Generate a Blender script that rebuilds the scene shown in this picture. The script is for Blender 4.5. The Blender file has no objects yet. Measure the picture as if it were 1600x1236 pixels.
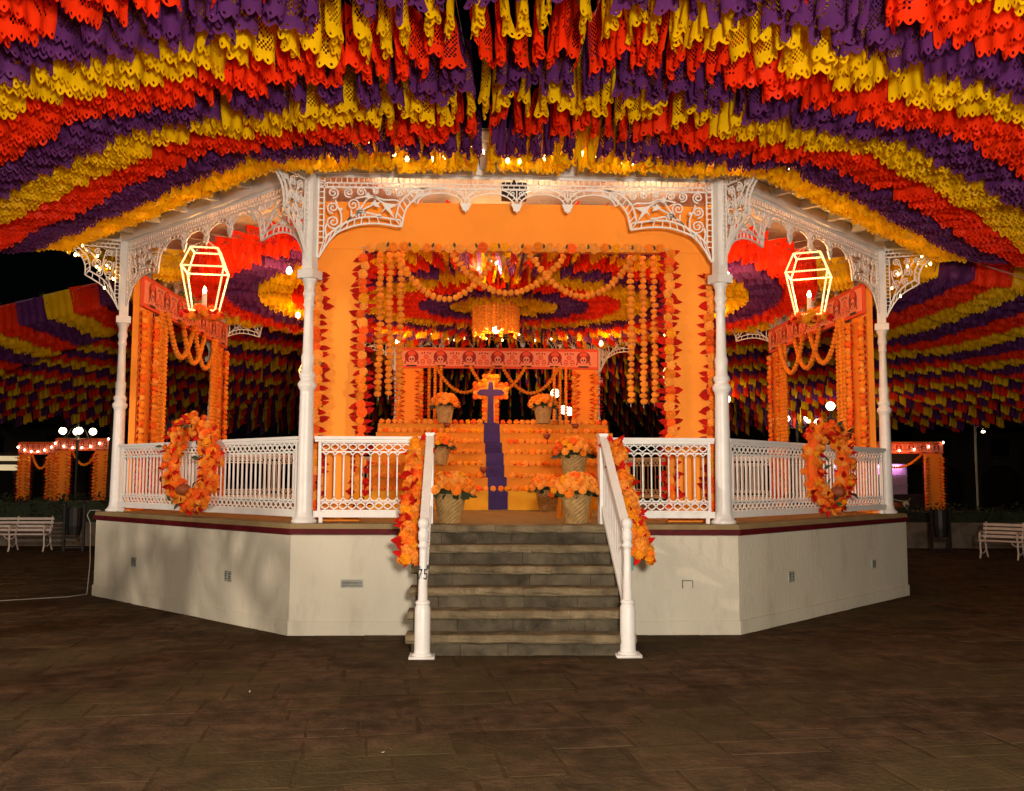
import bpy, math, random
from math import sin, cos, pi, radians as R_
from mathutils import Vector, Matrix, Euler, noise

random.seed(7)
S = bpy.context.scene
C = S.collection

# ------------------------------------------------------------------ camera, world, sun, exposure
cam_d = bpy.data.cameras.new('camera')
cam = bpy.data.objects.new('camera', cam_d); C.objects.link(cam)
YAW, PIT, ROL = 0.0341, 0.0865, 0.0040
fw = Vector((sin(YAW)*cos(PIT), cos(YAW)*cos(PIT), sin(PIT)))
rt = Vector((cos(YAW), -sin(YAW), 0)); upv = rt.cross(fw)
r2 = rt*cos(ROL) + upv*sin(ROL); u2 = upv*cos(ROL) - rt*sin(ROL)
M = Matrix((r2, u2, -fw)).transposed().to_4x4()
M.translation = Vector((-0.3591, -14.3474, 1.4958))
cam.matrix_world = M
cam_d.sensor_width = 36.0
cam_d.lens = 36.0*1474.7/1600.0
cam_d.clip_start = 0.05; cam_d.clip_end = 600
S.camera = cam

SUN_EL, SUN_AZ = R_(38), R_(-18)         # a dim high light from the front left, filtering through the bunting
wd = bpy.data.worlds.new('World'); S.world = wd; wd.use_nodes = True
nt = wd.node_tree; bg = nt.nodes['Background']
sky = nt.nodes.new('ShaderNodeTexSky'); sky.sky_type = 'NISHITA'; sky.sun_disc = False
sky.sun_elevation = SUN_EL; sky.sun_rotation = R_(198)
nt.links.new(sky.outputs[0], bg.inputs[0]); bg.inputs[1].default_value = 0.0001

sd = bpy.data.lights.new('sun', 'SUN'); sd.energy = 0.05; sd.angle = R_(0.8); sd.color = (1.0, 0.86, 0.7)
sun = bpy.data.objects.new('sun', sd); C.objects.link(sun)
sun.rotation_euler = Euler((R_(90) - SUN_EL, 0, SUN_AZ))

S.view_settings.view_transform = 'Standard'; S.view_settings.look = 'None'
S.view_settings.exposure = 0.38; S.view_settings.gamma = 1.0; S.view_settings.use_curve_mapping = False
S.render.engine = 'CYCLES'
S.cycles.max_bounces = 6; S.cycles.diffuse_bounces = 3; S.cycles.transmission_bounces = 4
S.cycles.glossy_bounces = 2; S.cycles.caustics_reflective = False; S.cycles.caustics_refractive = False
S.cycles.use_denoising = True
S.cycles.sample_clamp_indirect = 4.0

# ------------------------------------------------------------------ materials
MATS = {}
def mat(name, col, rough=0.6, var=0.12, scale=6.0, bump=0.0, bscale=40.0, metal=0.0, transl=0.0,
        emit=None, estr=0.0, objvar=0.0, spec=0.4, dark=None, dscale=2.0, dlo=0.5, dhi=0.75, stretch=None, world=False, tint=None):
    m = bpy.data.materials.new(name); m.use_nodes = True
    n = m.node_tree.nodes; L = m.node_tree.links
    b = n['Principled BSDF']; out = n['Material Output']
    b.inputs['Roughness'].default_value = rough; b.inputs['Metallic'].default_value = metal
    b.inputs['Specular IOR Level'].default_value = spec
    tc = n.new('ShaderNodeTexCoord')
    vec = n.new('ShaderNodeNewGeometry').outputs['Position'] if world else tc.outputs['Object']
    if stretch:
        mp = n.new('ShaderNodeMapping'); mp.inputs['Scale'].default_value = stretch
        L.new(vec, mp.inputs[0]); vec = mp.outputs[0]
    col4 = (*col, 1)
    nz = n.new('ShaderNodeTexNoise'); nz.inputs['Scale'].default_value = scale; nz.inputs['Detail'].default_value = 5
    L.new(vec, nz.inputs['Vector'])
    rp = n.new('ShaderNodeValToRGB')
    lo = tuple(c*(1-var) for c in col); hi = tuple(min(1, c*(1+var)) for c in col)
    rp.color_ramp.elements[0].position = .3; rp.color_ramp.elements[1].position = .7
    rp.color_ramp.elements[0].color = (*lo, 1); rp.color_ramp.elements[1].color = (*hi, 1)
    L.new(nz.outputs['Fac'], rp.inputs[0])
    cout = rp.outputs[0]
    if dark:
        n2 = n.new('ShaderNodeTexNoise'); n2.inputs['Scale'].default_value = dscale; n2.inputs['Detail'].default_value = 8
        n2.inputs['Roughness'].default_value = .65
        L.new(vec, n2.inputs['Vector'])
        r3 = n.new('ShaderNodeValToRGB'); r3.color_ramp.elements[0].position = dlo; r3.color_ramp.elements[1].position = dhi
        L.new(n2.outputs['Fac'], r3.inputs[0])
        mx = n.new('ShaderNodeMix'); mx.data_type = 'RGBA'
        L.new(r3.outputs[0], mx.inputs[0]); L.new(cout, mx.inputs[6]); mx.inputs[7].default_value = (*dark, 1)
        cout = mx.outputs[2]
    if tint:
        n4 = n.new('ShaderNodeTexNoise'); n4.inputs['Scale'].default_value = .9; n4.inputs['Detail'].default_value = 6
        L.new(vec, n4.inputs['Vector'])
        r4 = n.new('ShaderNodeValToRGB'); r4.color_ramp.elements[0].position = .42; r4.color_ramp.elements[1].position = .62
        L.new(n4.outputs['Fac'], r4.inputs[0])
        m4 = n.new('ShaderNodeMix'); m4.data_type = 'RGBA'; m4.blend_type = 'MIX'
        mm_ = n.new('ShaderNodeMath'); mm_.operation = 'MULTIPLY'; mm_.inputs[1].default_value = .6; L.new(r4.outputs[0], mm_.inputs[0])
        L.new(mm_.outputs[0], m4.inputs[0]); L.new(cout, m4.inputs[6]); m4.inputs[7].default_value = (*tint, 1)
        cout = m4.outputs[2]
    if objvar:
        oi = n.new('ShaderNodeObjectInfo')
        mr = n.new('ShaderNodeMapRange'); mr.inputs[3].default_value = 1-objvar; mr.inputs[4].default_value = 1+objvar
        L.new(oi.outputs['Random'], mr.inputs[0])
        hs = n.new('ShaderNodeHueSaturation'); L.new(mr.outputs[0], hs.inputs['Value']); L.new(cout, hs.inputs['Color'])
        cout = hs.outputs[0]
    L.new(cout, b.inputs['Base Color'])
    if bump:
        nb = n.new('ShaderNodeTexNoise'); nb.inputs['Scale'].default_value = bscale; nb.inputs['Detail'].default_value = 6
        L.new(vec, nb.inputs['Vector'])
        bp = n.new('ShaderNodeBump'); bp.inputs['Strength'].default_value = bump; bp.inputs['Distance'].default_value = .02
        L.new(nb.outputs['Fac'], bp.inputs['Height']); L.new(bp.outputs[0], b.inputs['Normal'])
    if emit:
        b.inputs['Emission Color'].default_value = (*emit, 1); b.inputs['Emission Strength'].default_value = estr
    if transl:
        t = n.new('ShaderNodeBsdfTranslucent'); L.new(cout, t.inputs['Color'])
        ms = n.new('ShaderNodeMixShader'); ms.inputs[0].default_value = transl
        L.new(b.outputs[0], ms.inputs[1]); L.new(t.outputs[0], ms.inputs[2]); L.new(ms.outputs[0], out.inputs['Surface'])
    MATS[name] = m
    return m

mat('white_paint', (.78, .76, .73), .35, .05, 9, .10, 60, dark=(.56, .50, .43), dscale=7, dlo=.66, dhi=.86)
mat('iron_paint', (.84, .83, .80), .45, .04, 12, dark=(.60, .52, .44), dscale=14, dlo=.70, dhi=.86)
mat('wall_paint', (.57, .53, .425), .8, .07, 1.6, .3, 25, dark=(.38, .32, .24), dscale=3.6, dlo=.54, dhi=.92, stretch=(1, 1, .45))
mat('crimson_paint', (.085, .006, .008), .6, .2, 8, .1, 40, spec=.15)
mat('floor_tile', (.25, .18, .085), .7, .15, 3, .1, 30, spec=.15)
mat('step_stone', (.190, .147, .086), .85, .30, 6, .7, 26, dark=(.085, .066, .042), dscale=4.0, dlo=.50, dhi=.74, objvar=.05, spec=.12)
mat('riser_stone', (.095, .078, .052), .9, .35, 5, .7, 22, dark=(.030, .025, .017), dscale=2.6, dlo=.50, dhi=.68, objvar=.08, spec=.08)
mat('paver_stone', (.082, .051, .029), .9, .40, 7, .55, 30, dark=(.028, .019, .011), dscale=2.2, dlo=.44, dhi=.70, objvar=.11, spec=.04, world=True, tint=(.070, .054, .024))
mat('ground_earth', (.070, .042, .023), .9, .40, 7, .55, 30, dark=(.022, .014, .008), dscale=3.6, dlo=.42, dhi=.70, spec=.04, world=True, tint=(.060, .045, .019))
mat('soffit_board', (.76, .70, .60), .6, .12, 5, .15, 30, stretch=(1, 6, 1))
mat('roof_sheet', (.42, .42, .44), .5, .1, 3)
mat('orange_board', (.95, .30, .030), .7, .09, 1.1, .35, 5, spec=.2)
mat('orange_cloth', (.64, .215, .008), .8, .10, 3, .25, 26)
mat('yellow_cloth', (.78, .36, .010), .8, .1, 3, .25, 26)
mat('purple_cloth', (.034, .013, .105), .8, .2, 5, .3, 30)
mat('picado_yellow', (.92, .56, .002), .5, .06, 5, transl=.46, objvar=.06, spec=.16)
mat('picado_purple', (.125, .028, .150), .5, .10, 5, transl=.45, objvar=.12, spec=.16)
mat('picado_red', (.98, .040, .004), .5, .06, 5, transl=.46, objvar=.06, spec=.16)
mat('cord_pale', (.45, .42, .38), .7, .1)
mat('marigold_orange', (.98, .27, .022), .8, .10, 30, transl=.1, objvar=.12, spec=.1)
mat('marigold_light', (1.0, .37, .055), .8, .10, 30, transl=.1, objvar=.08, spec=.1)
mat('marigold_deep', (.98, .155, .018), .8, .10, 30, transl=.1, objvar=.12, spec=.1)
mat('marigold_gold', (.96, .37, .015), .8, .10, 30, transl=.1, objvar=.10, spec=.1)
mat('pompom_orange', (.98, .29, .028), .85, .18, 40, transl=.1, objvar=.14, spec=.1)
mat('leaf_red', (.50, .010, .006), .7, .25, 20, transl=.15, objvar=.3, spec=.08)
mat('leaf_green', (.03, .045, .015), .6, .3, 20, objvar=.3)
mat('basket_straw', (.36, .22, .075), .65, .25, 22, .3, 60)
mat('clay_red', (.24, .045, .015), .6, .2, 12)
mat('pumpkin_skin', (.30, .07, .02), .55, .25, 8)
mat('frieze_red', (.78, .085, .03), .7, .06, 5)
mat('frieze_pink', (.86, .29, .18), .7, .06, 5)
mat('frieze_dark', (.30, .012, .016), .7, .1, 5)
mat('frieze_black', (.05, .02, .025), .7, .1, 5)
mat('bulb_warm', (1, .8, .5), .3, 0, emit=(1, .55, .18), estr=20)
mat('bulb_white', (1, .9, .8), .3, 0, emit=(1, .78, .50), estr=16)
mat('globe_glow', (1, .95, .85), .3, 0, emit=(1, .76, .44), estr=10)
mat('rope_light', (.9, .7, .45), .4, 0, emit=(1, .62, .23), estr=1.15)
mat('wax_white', (.75, .66, .5), .5, .05)
mat('black_iron', (.012, .011, .010), .5, .2, 10)
mat('bench_paint', (.60, .50, .44), .45, .1, 10)
mat('planter_plaster', (.15, .12, .09), .85, .25, 3, .3, 20, dark=(.06, .05, .04), dscale=2)
mat('foliage_dark', (.020, .030, .010), .7, .4, 3, transl=.2)
mat('bark', (.055, .035, .02), .9, .3, 8, .6, 20)
mat('stucco_yellow', (.034, .026, .012), .85, .15, 1, .1)
mat('stucco_dark', (.03, .022, .018), .85, .2, 1, .1)
mat('window_dark', (.01, .01, .012), .2, .1)
mat('window_lit', (.8, .6, .35), .5, 0, emit=(1, .75, .42), estr=.5)
mat('tube_pink', (1, .7, 1), .4, 0, emit=(1, .55, .95), estr=9)
mat('stall_wall', (.62, .42, .60), .7, .05)
mat('stall_counter', (.01, .01, .012), .5, .1)
mat('cable_white', (.30, .27, .24), .6, .1)
mat('number_black', (.01, .01, .01), .6, 0)
mat('vent_grey', (.34, .35, .30), .6, .2, 20)
mat('vent_dark', (.03, .03, .028), .6, .2, 20)
mat('teal_plastic', (.03, .30, .26), .5, .1)
mat('tyre_black', (.012, .012, .012), .8, .1)
mat('moto_red', (.30, .07, .03), .35, .1)

# ------------------------------------------------------------------ mesh builder
class MB:
    def __init__(s):
        s.v = []; s.f = []; s.mi = []; s.cur = 0
    def add(s, vs, fs):
        o = len(s.v); s.v += [tuple(p) for p in vs]
        for f in fs: s.f.append(tuple(i+o for i in f)); s.mi.append(s.cur)
    def box(s, x0, x1, y0, y1, z0, z1, T=None):
        vs = [Vector(p) for p in ((x0,y0,z0),(x1,y0,z0),(x1,y1,z0),(x0,y1,z0),(x0,y0,z1),(x1,y0,z1),(x1,y1,z1),(x0,y1,z1))]
        if T: vs = [T @ p for p in vs]
        s.add(vs, [(0,3,2,1),(4,5,6,7),(0,1,5,4),(1,2,6,5),(2,3,7,6),(3,0,4,7)])
    def bevbox(s, x0, x1, y0, y1, z0, z1, b, T=None):
        vs = [(x0,y0,z0),(x1,y0,z0),(x1,y1,z0),(x0,y1,z0),(x0,y0,z1-b),(x1,y0,z1-b),(x1,y1,z1-b),(x0,y1,z1-b),
              (x0+b,y0+b,z1),(x1-b,y0+b,z1),(x1-b,y1-b,z1),(x0+b,y1-b,z1)]
        if T: vs = [T @ Vector(p) for p in vs]
        s.add(vs, [(0,3,2,1),(0,1,5,4),(1,2,6,5),(2,3,7,6),(3,0,4,7),(4,5,9,8),(5,6,10,9),(6,7,11,10),(7,4,8,11),(8,9,10,11)])
    def lathe(s, prof, n=16, T=None, a0=0.0):
        vs = []; fs = []
        for (r, z) in prof:
            for i in range(n):
                a = a0 + 2*pi*i/n; vs.append(Vector((r*cos(a), r*sin(a), z)))
        for k in range(len(prof)-1):
            for i in range(n):
                j = (i+1) % n
                fs.append((k*n+i, k*n+j, (k+1)*n+j, (k+1)*n+i))
        if prof[0][0] > 1e-4: fs.append(tuple(reversed(range(n))))
        if prof[-1][0] > 1e-4: fs.append(tuple(range((len(prof)-1)*n, len(prof)*n)))
        if T: vs = [T @ p for p in vs]
        s.add(vs, fs)
    def tube(s, pts, r, n=6, closed=False):
        pts = [Vector(p) for p in pts]; m = len(pts)
        rr = r if isinstance(r, (list, tuple)) else [r]*m
        vs = []; fs = []
        prev = None
        for k, p in enumerate(pts):
            if closed: d = pts[(k+1) % m] - pts[k-1]
            else: d = pts[min(k+1, m-1)] - pts[max(k-1, 0)]
            d.normalize()
            if prev is None:
                a = Vector((0, 0, 1)) if abs(d.z) < .9 else Vector((1, 0, 0))
                e1 = d.cross(a).normalized()
            else:
                e1 = (prev - d*prev.dot(d)); e1.normalize()
            prev = e1; e2 = d.cross(e1)
            for i in range(n):
                t = 2*pi*i/n; vs.append(p + (e1*cos(t) + e2*sin(t))*rr[k])
        K = m if closed else m-1
        for k in range(K):
            k2 = (k+1) % m
            for i in range(n):
                j = (i+1) % n; fs.append((k*n+i, k*n+j, k2*n+j, k2*n+i))
        if not closed:
            fs.append(tuple(reversed(range(n)))); fs.append(tuple(range((m-1)*n, m*n)))
        s.add(vs, fs)
    def strip(s, pts, w, t, T=None, closed=False):
        """flat bar swept along 2-D polyline pts in the local XZ plane (u, z), width w, thickness t along y"""
        m = len(pts); vs = []; fs = []
        for k, (u, z) in enumerate(pts):
            if closed: a, b = pts[k-1], pts[(k+1) % m]
            else: a, b = pts[max(k-1, 0)], pts[min(k+1, m-1)]
            dx, dz = b[0]-a[0], b[1]-a[1]; l = math.hypot(dx, dz) or 1
            nx, nz = -dz/l*w/2, dx/l*w/2
            vs += [Vector((u+nx, -t/2, z+nz)), Vector((u+nx, t/2, z+nz)), Vector((u-nx, t/2, z-nz)), Vector((u-nx, -t/2, z-nz))]
        for k in range(m if closed else m-1):
            a = k*4; b = ((k+1) % m)*4
            for i in range(4):
                j = (i+1) % 4; fs.append((a+i, b+i, b+j, a+j))
        if not closed: fs.append((0, 1, 2, 3)); fs.append(tuple(reversed(range((m-1)*4, m*4))))
        if T: vs = [T @ p for p in vs]
        s.add(vs, fs)
    def prism(s, poly, y0, y1, T=None):
        n = len(poly)
        vs = [Vector((u, y0, z)) for u, z in poly] + [Vector((u, y1, z)) for u, z in poly]
        fs = [tuple(range(n)), tuple(reversed(range(n, 2*n)))] + [(i, n+i, n+(i+1) % n, (i+1) % n) for i in range(n)]
        if T: vs = [T @ p for p in vs]
        s.add(vs, fs)
    def mesh(s, name, mats, smooth=False):
        me = bpy.data.meshes.new(name); me.from_pydata(s.v, [], s.f)
        if not isinstance(mats, (list, tuple)): mats = [mats]
        for m in mats: me.materials.append(MATS[m])
        if len(mats) > 1: me.polygons.foreach_set('material_index', s.mi)
        if smooth: me.polygons.foreach_set('use_smooth', [True]*len(me.polygons))
        me.update(); return me
    def build(s, name, mats, parent=None, loc=(0,0,0), rot=(0,0,0), smooth=False):
        return link(name, s.mesh(name, mats, smooth), parent, loc, rot)

def link(name, me, parent=None, loc=(0,0,0), rot=(0,0,0), sc=None):
    o = bpy.data.objects.new(name, me); C.objects.link(o)
    o.location = loc; o.rotation_euler = rot
    if sc: o.scale = sc
    if parent: o.parent = parent
    return o
def tag(o, label=None, cat=None, group=None, kind=None):
    if label: o['label'] = label
    if cat: o['category'] = cat
    if group: o['group'] = group
    if kind: o['kind'] = kind
    return o
def thing(name, label, cat, loc=(0,0,0), rotz=0, group=None):
    o = bpy.data.objects.new(name, None); C.objects.link(o)
    o.location = loc; o.rotation_euler = (0, 0, rotz)
    return tag(o, label, cat, group)
def point(name, loc, watt, col, rad, parent=None):
    d = bpy.data.lights.new(name, 'POINT'); d.energy = watt; d.color = col; d.shadow_soft_size = rad
    o = bpy.data.objects.new(name, d); C.objects.link(o); o.location = loc
    if parent: o.parent = parent
    return o
def ico(sub=1):
    t = (1+5**.5)/2
    v = [Vector(p).normalized() for p in ((-1,t,0),(1,t,0),(-1,-t,0),(1,-t,0),(0,-1,t),(0,1,t),(0,-1,-t),(0,1,-t),(t,0,-1),(t,0,1),(-t,0,-1),(-t,0,1))]
    f = [(0,11,5),(0,5,1),(0,1,7),(0,7,10),(0,10,11),(1,5,9),(5,11,4),(11,10,2),(10,7,6),(7,1,8),(3,9,4),(3,4,2),(3,2,6),(3,6,8),(3,8,9),(4,9,5),(2,4,11),(6,2,10),(8,6,7),(9,8,1)]
    for _ in range(sub):
        cache = {}; nf = []
        def mid(a, b):
            k = (min(a, b), max(a, b))
            if k not in cache: cache[k] = len(v); v.append(((v[a]+v[b])/2).normalized())
            return cache[k]
        for a, b, c in f:
            x, y, z = mid(a, b), mid(b, c), mid(c, a)
            nf += [(a,x,z),(b,y,x),(c,z,y),(x,y,z)]
        f = nf
    return v, f
ICO1, ICO2 = ico(1), ico(2)
def polar(r, deg): a = R_(deg); return (r*sin(a), -r*cos(a))

# ------------------------------------------------------------------ constants of the bandstand
R = 5.4; AP = R*cos(R_(22.5)); FW = 2*R*sin(R_(22.5))
RP = 5.624; APP = RP*cos(R_(22.5))
ZF = 1.046; ZT = 4.53
RE = 6.1; APE = RE*cos(R_(22.5))

# ------------------------------------------------------------------ ground
g = MB(); g.box(-120, 120, -60, 160, -.4, -.002)
tag(g.build('plaza_ground', 'ground_earth'), kind='structure')
ground = bpy.data.objects['plaza_ground']
rng = random.Random(3)
pav = []
PA = R_(7); pc, ps_ = cos(PA), sin(PA)
y = -28.0
while y < 11.0:
    d = rng.uniform(.26, .50); x = -21 + rng.uniform(0, .5)
    while x < 21:
        w = rng.uniform(.30, .70)
        # now and then a slab is split into two narrow ones
        parts = [(y, y+d)] if rng.random() < .8 or d < .36 else [(y, y+d*.45), (y+d*.45, y+d)]
        for ya, yb in parts:
            cx0, cy0 = x+w/2, (ya+yb)/2
            cxp, cyp = cx0*pc - cy0*ps_, cx0*ps_ + cy0*pc
            rr = max(abs(cxp), abs(cyp), (abs(cxp)+abs(cyp))/1.4142)
            if rr > APP-.1 and not (abs(cxp) < .8 and -6.1 < cyp < -5): pav.append((cxp, cyp, w, yb-ya))
        x += w
    y += d
def vis_key(p):
    dx = p[0]+.36; dy = p[1]+14.35
    if dy < 4.4 or abs(dx) > dy*.58+.6: return 1e9
    return math.hypot(dx, dy)
pav.sort(key=vis_key)
stuff = MB()
pm = {}
for i, (cxp, cyp, w, d) in enumerate(pav):
    gap = rng.uniform(.0005, .003)
    w -= 2*gap; d -= 2*gap; dz = rng.choice((0, 0, 0, 0, rng.uniform(-.005, .004))) + rng.uniform(-.0012, .0012)
    T = Matrix.Translation((cxp, cyp, dz)) @ Euler((rng.uniform(-.003,.003), rng.uniform(-.003,.003), PA+rng.uniform(-.018,.018))).to_matrix().to_4x4()
    if i < 290 and vis_key(pav[i]) < 1e8:
        m = MB()
        # worn corners: a slightly irregular slab
        j = [(rng.uniform(-.022,.022), rng.uniform(-.016,.016)) for _ in range(4)]
        cs = [(-w/2+abs(j[0][0]), -d/2+abs(j[0][1])), (w/2-abs(j[1][0]), -d/2+abs(j[1][1])), (w/2-abs(j[2][0]), d/2-abs(j[2][1])), (-w/2+abs(j[3][0]), d/2-abs(j[3][1]))]
        vs = [(a, b, -.06) for a, b in cs] + [(a, b, -.0015) for a, b in cs] + [(a-math.copysign(.005, a), b-math.copysign(.005, b), 0) for a, b in cs]
        m.add(vs, [(0,1,5,4),(1,2,6,5),(2,3,7,6),(3,0,4,7),(4,5,9,8),(5,6,10,9),(6,7,11,10),(7,4,8,11),(8,9,10,11)])
        o = m.build('paver', 'paver_stone', ground); o.matrix_local = T
    else:
        stuff.bevbox(-w/2, w/2, -d/2, d/2, -.06, 0, .004, T)
tag(stuff.build('paving', 'paver_stone', ground), kind='stuff')

lt = MB(); rl_ = random.Random(55)
for _ in range(7):
    x, y = rl_.uniform(-6, 6.5), rl_.uniform(-10.5, -5.8)
    if abs(x) < 1.1 and y > -6.6: continue
    a = rl_.uniform(0, 6.28); l, w = rl_.uniform(.010, .035), rl_.uniform(.003, .008)
    lt.cur = rl_.choice((0, 1, 1, 2))
    T = Matrix.Translation((x, y, .006)) @ Matrix.Rotation(a, 4, 'Z')
    lt.add([T @ Vector(p) for p in ((-l,-w,0),(l,-w*.6,.004),(l*.8,w,.008),(-l*.7,w*.8,.003))], [(0,1,2,3)])
tag(lt.build('litter', ['cable_white', 'soffit_board', 'bark']), 'few pale scraps of paper scattered on the paving', 'litter', kind='stuff')
# ------------------------------------------------------------------ bandstand
BS = thing('bandstand', 'white octagonal iron bandstand with lacework and stone steps in the middle of the plaza', 'bandstand')
def octo(r, z): return [Vector((*polar(r, 22.5+45*k), z)) for k in range(8)]
# plinth walls, one per side
for k in range(8):
    m = MB(); hw = RP*sin(R_(22.5))
    m.box(-hw+.001, hw-.001, -APP, -APP+.25, -.02, .945)
    m.box(-hw-.004, hw+.004, -APP-.016, -APP, -.02, .13)
    m.build('plinth_wall', 'wall_paint', BS, rot=(0, 0, R_(45*k)))
m = MB()
a, b = octo(RP+.035, .945), octo(RP+.035, 1.0)
m.add(a+b, [tuple(reversed(range(8))), tuple(range(8, 16))] + [(i, (i+1) % 8, 8+(i+1) % 8, 8+i) for i in range(8)])
m.build('platform_edge', 'crimson_paint', BS)
m = MB()
a, b = octo(RP+.02, 1.0), octo(RP+.01, ZF)
m.add(a+b, [tuple(reversed(range(8))), tuple(range(8, 16))] + [(i, (i+1) % 8, 8+(i+1) % 8, 8+i) for i in range(8)])
m.build('platform_floor', 'floor_tile', BS)

# vents in the plinth wall
def vent(x, z, deg, w, h, dark, flip):
    t = MB(); d = APP
    t.cur = 0; t.box(-w/2-.012, w/2+.012, -.006, .01, -h/2-.012, h/2+.012)
    t.cur = 1; t.box(-w/2, w/2, -.009, -.004, -h/2, h/2)
    t.cur = 0
    for q in range(4):
        zz = -h/2 + h*(q+.5)/4
        t.box(-w/2, w/2, -.012, -.008, zz-h*.06, zz+h*.06)
    if flip: t.box(-.006, .006, -.0125, -.0079, -h/2, h/2)
    c, s_ = cos(R_(deg)), sin(R_(deg))
    p = Vector((x*c + d*s_*1.0, x*s_ - d*c, z)) if True else None
    t.build('vent_cover', ['vent_grey', 'vent_dark'], BS, loc=p + Vector((sin(R_(deg)), -cos(R_(deg)), 0))*.002, rot=(0, 0, R_(deg)))
def uof(px, py, deg): return px*cos(R_(deg)) + py*sin(R_(deg))
vent(uof(-4.424, -2.924, -45), .483, -45, .11, .09, 1, 0)
vent(uof(-2.932, -4.416, -45), .473, -45, .11, .09, 1, 1)
vent(-1.564, .482, 0, .19, .055, 1, 0)
vent(uof(2.913, -4.435, 45), .471, 45, .10, .09, 1, 1)
vent(uof(4.429, -2.919, 45), .468, 45, .09, .08, 1, 0)

m = MB()
for a, b, c, d in ((.0, .008, 0, .075), (.008, .10, .068, .074), (.10, .106, 0, .07)): m.box(a, b, -.003, .004, c, d)
m.build('conduit_stub', 'vent_dark', BS, loc=(1.60, -APP-.002, .44))
# columns with outward iron bracket
prof = [(.125,ZF),(.125,ZF+.025),(.105,ZF+.04),(.088,ZF+.07),(.080,ZF+.12),(.073,1.9),(.068,2.32),(.070,2.345),(.088,2.375),(.094,2.40),(.088,2.42),
        (.070,2.44),(.068,2.455),(.078,2.475),(.082,2.49),(.076,2.51),(.060,2.53),(.060,2.60),(.066,2.68),(.058,2.70),(.053,2.72),(.047,3.0),(.045,3.17),
        (.053,3.185),(.057,3.20),(.050,3.22),(.048,3.26),(.055,3.28),(.062,3.30),(.060,3.32),(.052,3.35),(.055,3.40),(.070,3.44),(.078,3.46)]
cm = MB(); cm.lathe(prof, 20)
col_mesh = cm.mesh('column', 'white_paint', True)
pmx = MB(); pmx.bevbox(-.088, .088, -.088, .088, 3.461, 3.552, .008); pmx.box(-.055, .055, -.055, .055, 3.552, ZT-.002)
post_mesh = pmx.mesh('upper_post', 'white_paint')

def lerp_pts(P, n):
    """Catmull-Rom through 2-D points, n samples"""
    out = []; m = len(P)-1
    for i in range(n):
        t = i/(n-1)*m; k = min(int(t), m-1); f = t-k
        p0, p1, p2, p3 = P[max(k-1,0)], P[k], P[k+1], P[min(k+2,m)]
        out.append(tuple(.5*((2*p1[j]) + (-p0[j]+p2[j])*f + (2*p0[j]-5*p1[j]+4*p2[j]-p3[j])*f*f + (-p0[j]+3*p1[j]-3*p2[j]+p3[j])*f**3) for j in (0,1)))
    return out
def ladder(m, A, B, n, w=.016, t=.016, rung=.010):
    a, b = lerp_pts(A, n), lerp_pts(B, n)
    m.strip(a, w, t); m.strip(b, w, t)
    for i in range(0, n, 2): m.strip([a[i], b[i]], rung, t*.8)
def spiral(cx, cz, r, turns=1.6, a0=0.0, d=1, n=18):
    return [(cx + r*(1-.86*i/n)*cos(a0+d*2*pi*turns*i/n), cz + r*(1-.86*i/n)*sin(a0+d*2*pi*turns*i/n)) for i in range(n+1)]
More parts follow.
